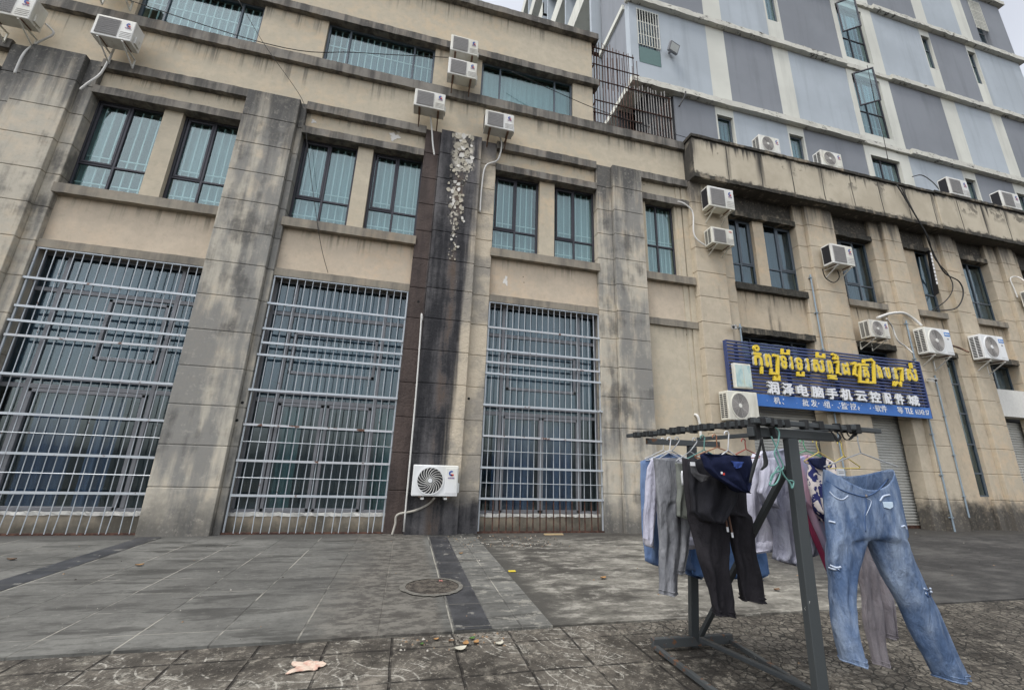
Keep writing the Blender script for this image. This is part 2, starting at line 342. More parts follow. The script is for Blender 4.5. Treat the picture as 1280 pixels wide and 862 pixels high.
def ac_mat(name, c, d):
    M = Mat(name, .45, 0, .4); n = M.noise(3.5, 7, (1, 1, .3)); n2 = M.noise(9, 6, (1.5, 1.5, .25), loc=(2, 2, 2)); n3 = M.noise(.6, 2, loc=(9, 9, 9))
    col = M.mix(M.ss(n3, .4, .6), c, (c[0] * .96, c[1] * .94, c[2] * .86)); col = M.mix(M.mul(M.ss(n, .45, .7), d), col, (.34, .31, .25)); M.color(M.mix(M.mul(M.ss(n2, .62, .72), d), col, (.22, .17, .12))); return M.m
mt['ac_white'] = ac_mat('aged_white_casing', (.66, .66, .63), .5)
mt['ac_clean'] = ac_mat('clean_white_casing', (.70, .71, .71), .22)
mt['ac_grey'] = plain('grey_mesh_plastic', (.27, .265, .26), .6, 0, .1)
mt['ac_light'] = plain('pale_grey_mesh', (.40, .38, .36), .6, 0, .1)
mt['ac_black'] = plain('black_recess', (.03, .03, .032), .7)
mt['coil'] = plain('black_coil_fins', (.02, .02, .024), .5)
mt['logo_blue'] = plain('logo_blue', (.03, .07, .30), .5, 0, .02)
mt['logo_red'] = plain('logo_red', (.6, .05, .03), .5, 0, .02)
mt['label_blue'] = plain('label_blue', (.06, .22, .55), .5, 0, .02)
mt['insul'] = plain('white_pipe_wrap', (.62, .61, .58), .7, 0, .15, 30)
mt['cable'] = plain('black_cable', (.02, .02, .02), .6)
mt['bracket_rust'] = plain('rusted_bracket', (.16, .10, .07), .8, 0, .4, 20)
mt['conduit'] = plain('blue_grey_conduit', (.25, .31, .36), .45, .3, .15)
mt['navy'] = plain('navy_slat', (.05, .07, .175), .5, .1, .15)
mt['sign_blue'] = plain('bright_blue_board', (.04, .14, .42), .5, 0, .12)
mt['yellow'] = plain('yellow_letter_face', (.72, .53, .05), .5, 0, .05)
mt['letter_white'] = plain('white_letter_face', (.72, .73, .75), .5, 0, .05)
mt['letter_side'] = plain('grey_letter_return', (.45, .45, .42), .6, 0, .1)

def shutter_mat(name, c):
    M = Mat(name, .55, .1, .4); n = M.noise(3, 7); n2 = M.noise(1.2, 4, (1, 1, 3)); z = M.xyz()[2]
    col = M.mix(M.ss(n2, .35, .7), tuple(v * .85 for v in c), c)
    col = M.mix(M.mul(M.ss(n, .66, .72), .8), col, (.26, .13, .06)); col = M.mix(M.mul(M.ss(z, .5, .02), .45), col, (.16, .14, .11))
    M.color(col); return M.m
mt['shutter'] = shutter_mat('ribbed_shutter_metal', (.50, .50, .47))

# ------------------------------------------------------------------ mesh helpers
class MB:
    def __init__(s): s.v = []; s.f = []; s.mi = []; s.k = 0
    def mat(s, i): s.k = i; return s
    def addf(s, vs, fs):
        o = len(s.v); s.v += [tuple(v) for v in vs]; s.f += [tuple(i + o for i in f) for f in fs]; s.mi += [s.k] * len(fs)
    def box(s, x0, x1, y0, y1, z0, z1):
        s.addf([(x0, y0, z0), (x1, y0, z0), (x1, y1, z0), (x0, y1, z0), (x0, y0, z1), (x1, y0, z1), (x1, y1, z1), (x0, y1, z1)],
               [(0, 3, 2, 1), (4, 5, 6, 7), (0, 1, 5, 4), (1, 2, 6, 5), (2, 3, 7, 6), (3, 0, 4, 7)]); return s
    def ledge(s, x0, x1, y0, y1, z0, z1, j=.006, seg=.11):
        n = max(2, int((x1 - x0) / seg)); rr = random.uniform
        vs = []; fs = []
        for i in range(n + 1):
            x = x0 + (x1 - x0) * i / n; e = 0 if i in (0, n) else 1
            a, b, c, d = (rr(-j, j) * e for _ in range(4))
            vs += [(x, y0 + a, z0 + b), (x, y1, z0 + b), (x, y1, z1 + d), (x, y0 + c, z1 + d)]
            if i:
                o = 4 * (i - 1)
                for q in range(4): fs.append((o + q, o + 4 + q, o + 4 + (q + 1) % 4, o + (q + 1) % 4))
        fs += [(0, 1, 2, 3)]; o = 4 * n; fs += [(o + 3, o + 2, o + 1, o)]
        s.addf(vs, fs); return s
    def bar(s, p, q, w, h=None, up=Vector((0, 0, 1))):
        p = Vector(p); q = Vector(q); h = h or w; d = (q - p).normalized()
        a = d.cross(up)
        if a.length < 1e-3: a = d.cross(Vector((0, 1, 0)))
        a.normalize(); b = a.cross(d)
        vs = [e + a * (w / 2) * i + b * (h / 2) * k for e in (p, q) for i, k in ((-1, -1), (1, -1), (1, 1), (-1, 1))]
        s.addf(vs, [(0, 1, 2, 3), (7, 6, 5, 4), (0, 4, 5, 1), (1, 5, 6, 2), (2, 6, 7, 3), (3, 7, 4, 0)]); return s
    def tube(s, pts, r, n=8, closed=False):
        pts = [Vector(p) for p in pts]; vs = []; fs = []; N = len(pts); prev = None
        for i, p in enumerate(pts):
            a = pts[i - 1] if (i or closed) else p; b = pts[(i + 1) % N] if (i < N - 1 or closed) else p
            d = (b - a).normalized()
            u = prev - d * prev.dot(d) if prev else d.cross(Vector((.31, .2, .93)))
            if u.length < 1e-4: u = d.cross(Vector((1, 0, 0)))
            u.normalize(); prev = u; v = d.cross(u); rr = r[i] if isinstance(r, (list, tuple)) else r
            vs += [p + (u * math.cos(t) + v * math.sin(t)) * rr for t in (2 * math.pi * k / n for k in range(n))]
        for i in range(N - (0 if closed else 1)):
            o = i * n; e = ((i + 1) % N) * n
            for k in range(n): fs.append((o + k, o + (k + 1) % n, e + (k + 1) % n, e + k))
        if not closed: fs.append(tuple(reversed(range(n)))); fs.append(tuple((N - 1) * n + k for k in range(n)))
        s.addf(vs, fs); return s
    def disc(s, c, r, ydep, n=24, nrm='y'):
        vs = []; x, y, z = c
        for yy in (y, y + ydep): vs += [(x + r * math.cos(2 * math.pi * k / n), yy, z + r * math.sin(2 * math.pi * k / n)) for k in range(n)]
        s.addf(vs, [tuple(range(n)), tuple(reversed(range(n, 2 * n)))] + [(k, n + k, n + (k + 1) % n, (k + 1) % n) for k in range(n)]); return s
    def ring(s, c, r0, r1, y0, y1, n=32):
        x, y, z = c; vs = []
        for (r, yy) in ((r0, y0), (r1, y0), (r1, y1), (r0, y1)):
            vs += [(x + r * math.cos(2 * math.pi * k / n), yy, z + r * math.sin(2 * math.pi * k / n)) for k in range(n)]
        fs = []
        for q in range(4):
            a = q * n; b = ((q + 1) % 4) * n
            fs += [(a + k, a + (k + 1) % n, b + (k + 1) % n, b + k) for k in range(n)]
        s.addf(vs, fs); return s
    def poly(s, pts, y0, y1):
        """prism from an x,z outline between depths y0 and y1"""
        n = len(pts); vs = [(a, y0, b) for a, b in pts] + [(a, y1, b) for a, b in pts]
        s.addf(vs, [tuple(range(n)), tuple(reversed(range(n, 2 * n)))] + [(k, n + k, n + (k + 1) % n, (k + 1) % n) for k in range(n)]); return s
    def sheet(s, x0, x1, y0, y1, z):
        s.addf([(x0, y0, z), (x1, y0, z), (x1, y1, z), (x0, y1, z)], [(0, 1, 2, 3)]); return s
    def build(s, name, mat, parent=None, smooth=False, bevel=0, seg=2):
        me = bpy.data.meshes.new(name); me.from_pydata(s.v, [], s.f)
        for q in (mat if isinstance(mat, (list, tuple)) else [mat]): me.materials.append(q)
        me.polygons.foreach_set('material_index', s.mi)
        bm = bmesh.new(); bm.from_mesh(me); bmesh.ops.recalc_face_normals(bm, faces=bm.faces); bm.to_mesh(me); bm.free()
        if smooth: me.polygons.foreach_set('use_smooth', [True] * len(me.polygons))
        o = bpy.data.objects.new(name, me); COL.objects.link(o)
        if parent: adopt(o, parent)
        if bevel:
            b = o.modifiers.new('bevel', 'BEVEL'); b.width = bevel; b.segments = seg; b.limit_method = 'ANGLE'; b.angle_limit = R(40)
        return o
class Each:
    """like MB, but every box or ledge is an object of its own"""
    def __init__(s, name, mat, parent, bevel=0): s.a = (name, mat, parent); s.b = bevel
    def box(s, *q): MB().box(*q).build(*s.a, bevel=s.b); return s
    def ledge(s, *q): MB().ledge(*q).build(*s.a); return s
    def build(s, *q, **k): return None
def world_of(o):
    mm = Matrix.LocRotScale(o.location, o.rotation_euler, o.scale)
    return world_of(o.parent) @ o.matrix_parent_inverse @ mm if o.parent else mm
def adopt(o, p, local=False):
    o.parent = p
    if not local: o.matrix_parent_inverse = world_of(p).inverted()
def tag(o, label, cat, group=None, kind=None):
    o['label'] = label; o['category'] = cat
    if group: o['group'] = group
    if kind: o['kind'] = kind
    return o
def thing(name, label, cat, loc=(0, 0, 0), group=None):
    o = bpy.data.objects.new(name, None); COL.objects.link(o); o.location = loc; o.empty_display_size = .2
    return tag(o, label, cat, group)
def struct(o): o['kind'] = 'structure'; return o
def copy_tree(o, parent=None):
    c = o.copy(); COL.objects.link(c)
    if parent: c.parent = parent
    for ch in list(o.children): copy_tree(ch, c)
    return c
def smooth_path(pts, n=6):
    pts = [Vector(p) for p in pts]; out = []
    for i in range(len(pts) - 1):
        p0 = pts[max(i - 1, 0)]; p1 = pts[i]; p2 = pts[i + 1]; p3 = pts[min(i + 2, len(pts) - 1)]
        for k in range(n):
            t = k / n
            out.append(.5 * ((2 * p1) + (p2 - p0) * t + (2 * p0 - 5 * p1 + 4 * p2 - p3) * t * t + (3 * p1 - p0 - 3 * p2 + p3) * t ** 3))
    out.append(pts[-1]); return out

def text_mesh(body, offset=0.0):
    cu = bpy.data.curves.new('lettering', 'FONT'); cu.body = body; cu.size = 1; cu.offset = offset; cu.resolution_u = 3
    o = bpy.data.objects.new('lettering', cu); COL.objects.link(o)
    dg = bpy.context.evaluated_depsgraph_get(); dg.update()
    me = bpy.data.meshes.new_from_object(o.evaluated_get(dg))
    bpy.data.objects.remove(o); bpy.data.curves.remove(cu)
    return me
def glyph_into(mb, body, x0, x1, z0, z1, y0, y1, offset=0.0, shear=0):
    """letters of a string fitted into the box x0..x1, z0..z1 and given depth y0..y1"""
    me = text_mesh(body, offset)
    bm = bmesh.new(); bm.from_mesh(me); bpy.data.meshes.remove(me)
    if not bm.verts: bm.free(); return
    bmesh.ops.remove_doubles(bm, verts=bm.verts, dist=1e-5)
    xs = [v.co.x for v in bm.verts]; ys = [v.co.y for v in bm.verts]
    ax, bx, ay, by = min(xs), max(xs), min(ys), max(ys)
    f = lambda c, y: ((c.x - ax) / max(1e-6, bx - ax) * (x1 - x0) + x0, y, (c.y - ay) / max(1e-6, by - ay) * (z1 - z0) + z0 + shear * (c.x - ax) / max(1e-6, bx - ax))
    bm.verts.index_update(); n = len(bm.verts)
    vs = [f(v.co, y0) for v in bm.verts] + [f(v.co, y1) for v in bm.verts]
    front = [tuple(v.index for v in fc.verts) for fc in bm.faces]
    side = [(e.verts[0].index, e.verts[1].index, n + e.verts[1].index, n + e.verts[0].index) for e in bm.edges if len(e.link_faces) == 1]
    k = mb.k; mb.addf(vs, front); mb.k = k + 1; mb.addf(vs[:0], []); o = len(mb.v) - len(vs)
    mb.f += [tuple(i + o for i in q) for q in side]; mb.mi += [mb.k] * len(side); mb.k = k
    bm.free()

# ------------------------------------------------------------------ ground
struct(MB().sheet(-400, 400, -300, 900, -.06).build('ground', mt['asphalt']))
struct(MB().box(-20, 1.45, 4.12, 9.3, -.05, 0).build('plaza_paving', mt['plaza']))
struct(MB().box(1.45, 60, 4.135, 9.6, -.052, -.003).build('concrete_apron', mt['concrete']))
struct(MB().sheet(.56, .885, 4.13, 8.6, .004).build('dark_paving_strip', mt['strip']))
struct(MB().sheet(-4.17, -3.86, 4.13, 8.75, .004).build('dark_paving_strip', mt['strip']))
struct(MB().sheet(-40, 60, -6, 4.135, -.02).build('footpath', mt['footpath']))

# ------------------------------------------------------------------ facade building blocks
GROOVES = [.07 + .722 * k for k in range(1, 13)]
F_Y, S_Y, W_Y, G_Y = 8.84, 8.95, 9.06, 9.2
def pilaster(parent, xl, fl, fr, xr, top, mat, bottom=-.03):
    mb = MB()
    zs = [bottom] + [z for z in GROOVES if z < top - .15] + [top]
    for a, b in zip(zs[:-1], zs[1:]):
        lo = a + .006 if a != bottom else a; hi = b - .006 if b != top else b
        mb.box(fl, fr, F_Y, S_Y + .03, lo, hi)
        if xl < fl: mb.box(xl, fl - .002, S_Y, 9.3, lo, hi)
        if xr > fr: mb.box(fr + .002, xr, S_Y, 9.3, lo, hi)
        mb.box(fl, fr, S_Y + .032, 9.3, lo, hi)
    mb.box(xl + .015, xr - .015, F_Y + .125, 9.28, bottom, top - .01)
    mb.box(fl + .015, fr - .015, F_Y + .015, 9.27, bottom, top - .01)
    return mb.build('pilaster', mat, parent, bevel=.012)
def curtain(parent, x0, x1, z0, z1, y, mat, amp=.025, per=.17):
    mb = MB(); n = max(8, int((x1 - x0) / .025)); vs = []; ph = random.random() * 6
    for i in range(n + 1):
        x = x0 + (x1 - x0) * i / n
        yy = y + amp * math.sin(x / per * 6.283 + ph + 1.3 * math.sin(x * 3 + ph)) + .5 * amp * math.sin(x / per * 15)
        vs += [(x, yy, z0), (x + .01 * math.sin(i), yy, z1)]
    mb.addf(vs, [(2 * i, 2 * i + 2, 2 * i + 3, 2 * i + 1) for i in range(n)])
    return mb.build('curtain', mat, parent, smooth=True)
def window(parent, x0, x1, z0, z1, y=G_Y, fm='frame_dark', gm='glass_teal', mull=(.5,), trans=(), fw=.06, cm='curtain_teal', bars=None, barz=None, sash=(), label=None, cover=(0, 1)):
    """frame as the part; pane, curtain and inner bars below it. sash: cells with a second, thicker frame"""
    mb = MB(); mw = fw * .8
    mb.box(x0, x1, y - .03, y + .04, z0, z0 + fw); mb.box(x0, x1, y - .03, y + .04, z1 - fw, z1)
    mb.box(x0, x0 + fw, y - .03, y + .04, z0 + fw, z1 - fw); mb.box(x1 - fw, x1, y - .03, y + .04, z0 + fw, z1 - fw)
    for q in mull:
        c = x0 + (x1 - x0) * q; mb.box(c - mw / 2, c + mw / 2, y - .026, y + .036, z0 + fw, z1 - fw)
    for q in trans:
        c = z0 + (z1 - z0) * q; mb.box(x0 + fw, x1 - fw, y - .022, y + .032, c - mw / 2, c + mw / 2)
    xs = [x0 + fw] + [x0 + (x1 - x0) * q for q in mull] + [x1 - fw]; zs = [z0 + fw] + [z0 + (z1 - z0) * q for q in trans] + [z1 - fw]
    for (i, k) in sash:
        a, b, c, d = xs[i] + .02, xs[i + 1] - .02, zs[k] + .02, zs[k + 1] - .02; t = .045
        for bx in ((a, b, c, c + t), (a, b, d - t, d), (a, a + t, c + t, d - t), (b - t, b, c + t, d - t)): mb.box(bx[0], bx[1], y - .036, y + .01, bx[2], bx[3])
    wo = mb.build('window', mt[fm], parent, bevel=.006, seg=1)
    if label: wo['label'] = label
    pm = MB(); pm.box(x0 + fw * .6, x1 - fw * .6, y + .004, y + .01, z0 + fw * .6, z1 - fw * .6); pm.build('pane', mt[gm], wo)
    if cm: curtain(wo, x0 + (x1 - x0) * cover[0], x0 + (x1 - x0) * cover[1], z0 + .02, z1 - .06, y + .17, mt[cm])
    if bars:
        bb = MB(); n = max(2, int((x1 - x0) / bars))
        for i in range(1, n):
            x = x0 + (x1 - x0) * i / n; bb.box(x - .011, x + .011, y + .055, y + .075, z0, z1 - .08)
        for zq in (barz or (.36,)): bb.box(x0 + .03, x1 - .03, y + .04, y + .053, z0 + (z1 - z0) * zq - .012, z0 + (z1 - z0) * zq + .012)
        bb.build('inner_bars', mt['bar_white'], wo)
    return wo

# ------------------------------------------------------------------ the tall cream building (left)
B = thing('commercial_building', 'tall cream weathered building with three barred ground floor bays and dark stained pilasters', 'building', (-2.9, 9.3, 0))
XL = -13.5
PL = [(-12.9, -12.4, -11.5, -11.1), (-8.76, -8.34, -7.41, -7.17), (-4.315, -4.315, -3.21, -3.085), (-.30, .08, 1.11, 1.525), (4.33, 4.77, 5.65, 5.65)]
for i, p in enumerate(PL):
    o = pilaster(B, *p, 9.43, mt['dark_pilaster'] if i == 3 else mt['pilaster'])
    if i == 3: o['label'] = 'pilaster blackened and peeling from a leak'
bays = [(-11.1, -8.76), (-7.17, -4.315), (-3.085, -.30), (1.525, 4.33), (5.65, 7.2)]
wl = Each('wall', mt['wall'], B); sp = Each('spandrel', mt['spandrel'], B)
for i, (a, b) in enumerate(bays):
    z_lo = 5.19 if i < 4 else 5.12
    sp.box(a - .05, b + .05, W_Y, 9.4, z_lo, 6.2)
    wl.box(a - .05, b + .05, W_Y + .003, 9.4, 8.80, 9.31)
wl.box(XL, 7.215, 9.0, 9.4, 9.31, 10.56)
wl.box(XL, 4.3, 9.0, 9.4, 12.33, 13.9)
wl.box(XL, -11.1, 9.003, 9.4, 10.7, 12.2)
for a, b in ((-9.0, -6.98), (-4.47, -2.99), (-.28, 1.0), (3.68, 4.3)): wl.box(a, b, 9.0, 9.4, 10.7, 12.2)
wl.box(4.1, 4.297, 9.402, 20, 10.7, 13.88); wl.box(XL, 4.29, 19.8, 20, 0, 13.88)
wl.box(5.6, 7.25, W_Y + .002, 9.4, -.03, 5.0)
wl.box(6.86, 7.0, W_Y - .02, 9.2, 0, 9.3); wl.box(7.04, 7.2, W_Y - .035, 9.2, 0, 9.3)
lg = Each('ledge', mt['ledge'], B)
for i, (a, b) in enumerate(bays):
    e = .03 if i < 4 else 0
    lg.ledge(a - .002, b + .002, 8.925, 9.2, 9.28, 9.5); lg.ledge(a, b, 8.93, 9.25, 8.62, 8.81)
lg.ledge(XL, 7.17, 8.88, 9.2, 10.535, 10.8); lg.ledge(XL, 4.46, 8.87, 9.2, 12.13, 12.35); lg.ledge(XL, 4.47, 8.84, 9.45, 13.87, 14.08)
lg = Each('sill', mt['sill'], B)
for i, (a, b) in enumerate(bays):
    lg.ledge(a - .03, b + .03 if i < 4 else 7.18, 8.91, 9.25, 6.18, 6.385, .004); lg.ledge(a, b, 8.985, 9.3, 5.03 if i < 4 else 4.95, 5.2 if i < 4 else 5.13, .004)
# piers between paired upper windows
pr = Each('window_pier', mt['wall'], B)
for a, b in ((-5.89, -5.53), (-1.84, -1.49), (2.75, 3.16), (-10.0, -9.7)): pr.box(a, b, W_Y + .002, 9.4, 6.38, 8.65)
pr.box(6.78, 6.9, W_Y + .002, 9.4, 6.38, 8.65); pr.box(5.6, 5.86, W_Y + .004, 9.4, 6.38, 8.65)
kw = dict(mull=(.5,), trans=(.30,), bars=.15, barz=(.40, .12), sash=((0, 1),))
for i, (a, b) in enumerate(((-7.2, -5.88), (-5.54, -4.3), (-3.1, -1.84), (-1.49, -.29), (1.51, 2.75), (3.16, 4.34))):
    window(B, a, b, 6.38, 8.64, cover=((0, .22), (0, .8), (0, 1), (0, 1), (0, .9), (.1, 1))[i], cm=('curtain_teal', 'curtain_grey', 'curtain_teal', 'curtain_teal', 'curtain_grey', 'curtain_teal')[i], **kw)
window(B, 5.86, 6.8, 6.38, 8.64, mull=(.42,), trans=(.42,), bars=.13, barz=(.5, .46))
window(B, -9.72, -8.7, 6.38, 8.64, **kw)
for i, (a, b) in enumerate(((-11.1, -9.0), (-6.98, -4.47), (-2.99, -.28), (1.0, 3.68))):
    window(B, a, b, 10.8, 12.15, y=9.1, mull=(.2, .8), bars=.155 if i < 3 else None, barz=(.55,), cover=(.0, 1) if i == 3 else (.15, 1), fm='frame_blue', cm='curtain_teal' if i == 3 else 'curtain_blue')
# ground floor glazing behind the grilles
def shop_window(x0, x1, doors, cms):
    z0, z1, y = .33, 5.04, 9.24
    W_ = x1 - x0
    mb = MB(); f = .07
    mb.box(x0, x1, y - .03, y + .05, z0, z0 + f); mb.box(x0, x1, y - .03, y + .05, z1 - f, z1)
    for q in (0, .16, .83, 1): c = min(max(x0 + W_ * q, x0 + f / 2), x1 - f / 2); mb.box(c - f / 2, c + f / 2, y - .034, y + .05, z0 + f, z1 - f)
    for zq in (4.28, 2.62, 2.45): mb.box(x0 + f, x1 - f, y - .028, y + .045, zq - .04, zq + .04)
    for (a, b, c, d) in doors:
        a, b = x0 + W_ * a, x0 + W_ * b
        for bx in ((a, b, c, c + .06), (a, b, d - .06, d), (a, a + .06, c, d), (b - .06, b, c, d)): mb.box(bx[0], bx[1], y - .045, y + .02, bx[2] + (0.0), bx[3])
    wo = mb.build('window', mt['frame_grey'], B, bevel=.006, seg=1)
    MB().box(x0 + .02, x1 - .02, y + .004, y + .01, z0 + .02, z1 - .02).build('pane', mt['glass_dark'], wo)
    for (a, b, c, d, m_) in cms: curtain(wo, x0 + W_ * a, x0 + W_ * b, c, d, y + .16, mt[m_], .045 if 'blue' in m_ else .07, .2 if 'blue' in m_ else .36)
    return wo
shop_window(-7.2, -4.3, ((.18, .80, .36, 2.4), (.45, .8, 3.0, 4.2)), ((0, 1, 2.5, 5, 'curtain_blue'), (.20, .46, .35, 2.5, 'curtain_violet'), (.52, .66, .35, 2.5, 'curtain_violet')))
shop_window(-3.1, -.28, ((.18, .48, .36, 2.4), (.5, .81, .36, 2.4), (.2, .8, 3.0, 3.9)), ((0, 1, 2.5, 5, 'curtain_blue'), (.2, .34, .35, 2.45, 'curtain_green'), (.86, 1, .35, 2.45, 'curtain_green')))
shop_window(1.5, 4.35, ((.18, .5, .36, 2.4), (.5, .82, .36, 2.4), (.2, .8, 3.0, 3.9)), ((0, 1, 2.5, 5, 'curtain_blue'), (.12, .46, .35, 2.45, 'curtain_violet'), (.54, .80, .35, 2.45, 'curtain_violet')))
bs = Each('plinth', mt['base'], B, .01)
for a, b in bays[:4]: bs.box(a - .03, b + .03, 9.15, 9.35, -.03, .32)
wc = Each('sill_mortar', mt['whitecement'], B)
for a, b in bays[1:4]: wc.ledge(a, b, 9.135, 9.22, .29, .345, .012, .06)
# rooms behind (close the shell)
rm = MB()
rm.box(XL, 24, 10.4, 10.5, -.03, 10.5); rm.box(XL, 4.1, 10.4, 10.5, 10.6, 13.8)
for z in (5.1, 6.32, 8.68, 10.62, 12.25): rm.box(XL, 4.2 if z > 10.6 else 24, 9.42, 10.5, z, z + .06)
rm.box(XL, 24, 9.42, 10.5, -.04, .02)
rm.box(XL - .2, XL, 9.0, 20, 0, 14); rm.box(7.2, 7.3, 9.42, 10.4, 0, 10.5)
rm.box(XL, 4.28, 9.45, 20, 13.7, 13.86); rm.box(4.3, 7.2, 9.4, 11, 10.62, 10.72)
for x in (-8.0, -3.7, .6, 5.0): rm.box(x, x + .1, 9.42, 10.4, 0, 10.5)
rm.build('interior_shell', mt['room'], B)

# ------------------------------------------------------------------ the right hand shop row with the overhanging parapet
S = thing('shophouse_building', 'two storey cream shop row with roller shutters under an overhanging black streaked parapet', 'building', (14, 9.3, 0))
PR = [(7.2, 7.2, 8.12, 8.5), (10.95, 11.28, 12.32, 12.5), (13.98, 14.4, 15.12, 15.3), (16.5, 16.92, 17.52, 17.9), (19.25, 19.78, 20.5, 20.9), (22.6, 23, 24, 24.4)]
for p in PR: pilaster(S, *p, 9.43, mt['pilaster_clean'])
rb = [(8.5, 10.95), (12.5, 13.98), (15.3, 16.5), (17.9, 19.25), (20.9, 22.6)]
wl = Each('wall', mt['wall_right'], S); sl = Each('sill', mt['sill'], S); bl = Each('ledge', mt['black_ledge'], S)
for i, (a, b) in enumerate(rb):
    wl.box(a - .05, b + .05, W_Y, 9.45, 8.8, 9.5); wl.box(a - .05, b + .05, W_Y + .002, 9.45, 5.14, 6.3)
    (bl if i == 0 else sl).ledge(a - .02, b + .02, 8.91, 9.25, 6.28, 6.47, .006)
    bl.ledge(a, b, 8.94, 9.25, 8.66, 8.82, .012); bl.ledge(a, b + (.03 if i == 0 else 0), 8.92, 9.3, 4.98, 5.15, .014)
wl.box(9.46, 9.84, W_Y + .003, 9.45, 6.45, 8.68); wl.box(15.42, 15.92, W_Y - .02, 9.45, 6.45, 8.68)
wl.box(15.28, 16.1, W_Y - .03, 9.45, -.03, 5.0); wl.box(16.09, 16.52, W_Y - .028, 9.45, -.03, .88)
kw = dict(fm='frame_blue', gm='glass_dark', cm='curtain_blue')
window(S, 8.5, 9.48, 6.45, 8.7, mull=(.5,), trans=(.33,), sash=((1, 1),), **kw)
window(S, 9.82, 11.0, 6.45, 8.7, mull=(.5,), trans=(.33,), sash=((1, 1),), **kw)
window(S, 12.5, 14.0, 6.45, 8.7, mull=(.25, .62), trans=(.3,), sash=((1, 1),), **kw)
window(S, 15.28, 15.5, 6.45, 8.7, mull=(), **kw); window(S, 15.93, 16.51, 6.45, 8.7, y=9.1, mull=(), trans=(.3,), **kw)
window(S, 17.9, 19.3, 6.45, 8.7, mull=(.5,), trans=(.33,), **kw); window(S, 20.9, 22.6, 6.45, 8.7, mull=(.5,), trans=(.33,), **kw)
window(S, 8.45, 11.0, 4.1, 5.0, mull=(.22, .78), y=9.25, **kw); window(S, 12.45, 14.0, 4.1, 5.0, mull=(), y=9.25, **kw)
window(S, 17.9, 19.3, 4.15, 5.0, mull=(.45,), y=9.25, **kw); window(S, 16.08, 16.51, .86, 5.0, y=9.08, mull=(), trans=(.16, .36, .58, .8), **kw)
wl = Each('transom_panel', mt['wall'], S)
for a, b in ((8.45, 11), (12.45, 14)): wl.box(a, b, 9.32, 9.5, 3.08, 4.12)
MB().box(17.88, 22.7, 9.0, 9.4, 3.28, 4.14).build('fascia_board', mt['whitecement'], S)
def shutter(x0, x1, z1=3.1, y=9.4):
    mb = MB(); z = 0.05; prof = []
    while z < z1:
        prof += [(y + .006, z), (y - .018, z + .02), (y - .018, z + .05), (y + .006, z + .07)]; z += .078
    vs = []; fs = []
    for (yy, zz) in prof: vs += [(x0, yy, zz), (x1, yy, zz)]
    fs = [(2 * i, 2 * i + 1, 2 * i + 3, 2 * i + 2) for i in range(len(prof) - 1)]
    mb.addf(vs, fs); o = mb.build('roller_shutter', mt['shutter'], S)
    g = MB(); g.box(x0 - .09, x0 + .02, y - .07, y + .08, 0, z1 + .02); g.box(x1 - .02, x1 + .09, y - .07, y + .08, 0, z1 + .02); g.build('guide_rail', plain('olive_guide_rail', (.30, .28, .2), .6), o)
    MB().box(x0 + .02, x1 - .02, y - .03, y + .03, -.003, .075).build('bottom_bar', mt['rust'], o)
    return o
shutter(8.3, 11.22); shutter(12.98, 14.52); shutter(18.55, 22.5)
MB().box(8.2, 24, 9.47, 9.55, -.03, 3.2).build('interior_shell', mt['dark'], S)
pp = Each('parapet', mt['parapet'], S, .015)
pp.box(7.2, 16.72, 8.58, 9.3, 9.42, 10.74); pp.box(16.74, 27, 8.55, 9.3, 9.40, 10.76)
cp = Each('coping', mt['black_ledge'], S); cp.ledge(7.16, 16.73, 8.53, 9.32, 10.742, 10.83, .008); cp.ledge(16.70, 27, 8.50, 9.32, 10.765, 10.85, .008); cp.ledge(7.18, 16.72, 8.56, 8.62, 9.39, 9.50, .008); cp.ledge(16.74, 27, 8.53, 8.6, 9.37, 9.48, .008)
MB().box(7.2, 27, 9.3, 11, 10.5, 10.55).build('roof', mt['asphalt'], S)
MB().box(7.2, 24.5, 9.3, 9.4, 9.0, 10.5).build('interior_shell', mt['dark'], S)

# ------------------------------------------------------------------ window grilles
RAILS = [4.39, 3.85, 3.56, 3.30, 2.60, 1.93, 1.28, .66]; RODS = [1.62, .97]
def grille(x0, x1, label, rusty_foot):
    g = thing('window_grille', label, 'window bars', ((x0 + x1) / 2, 9.0, 0), 'galvanised grilles over the ground floor bays')
    y = 9.02
    fr = MB(); fr.box(x0, x1, y - .02, y + .02, 5.0, 5.035); fr.bar((x0 + .015, y, .0), (x0 + .015, y, 5.0), .028); fr.bar((x1 - .015, y, 0), (x1 - .015, y, 5.0), .028); fr.build('frame', mt['galv'], g)
    for z in RAILS:
        o = 0 if z != 2.6 else .03
        m_ = MB(); e0 = random.uniform(-.05, .02); e1 = random.uniform(-.02, .03); zr = random.uniform(-.008, .008)
        m_.bar((x0 + e0, y - .035 - o, z + zr), (x1 + e1, y - .035 - o, z - zr), .03 + o, .042); m_.build('rail', mt['rust_rail'] if random.random() < .25 else mt['galv'], g)
    for z in RODS: MB().tube([(x0, y - .02, z), (x1, y - .02, z)], .008, 6).build('rod', mt['galv'], g)
    n = int((x1 - x0) / .146)
    for i in range(1, n):
        x = x0 + (x1 - x0) * i / n; j = random.uniform(-.012, .012); k = random.uniform(-.03, .03)
        top = MB().tube([(x, y, 5.0), (x + j * .4, y, 2.6), (x + j, y - .005, .66)] + ([] if rusty_foot else [(x + j + k, y - .05, .02)]), (.0085), 6)
        b = top.build('bar', mt['galv'], g)
        if rusty_foot: MB().bar((x + j, y - .01, .68), (x + j, y - .03, .02), .022).build('bar_foot', mt['rust'], b)
    MB().box(x0 - .02, x1 + .02, y - .05, y + .01, -.003, .03).build('foot_rail', mt['rust'], g)
    return g
grille(-7.15, -4.34, 'silver bar grille over the leftmost ground floor bay, bars bent at its foot', False)
grille(-3.07, -.31, 'silver bar grille just left of the blackened pilaster, over green curtains', False)
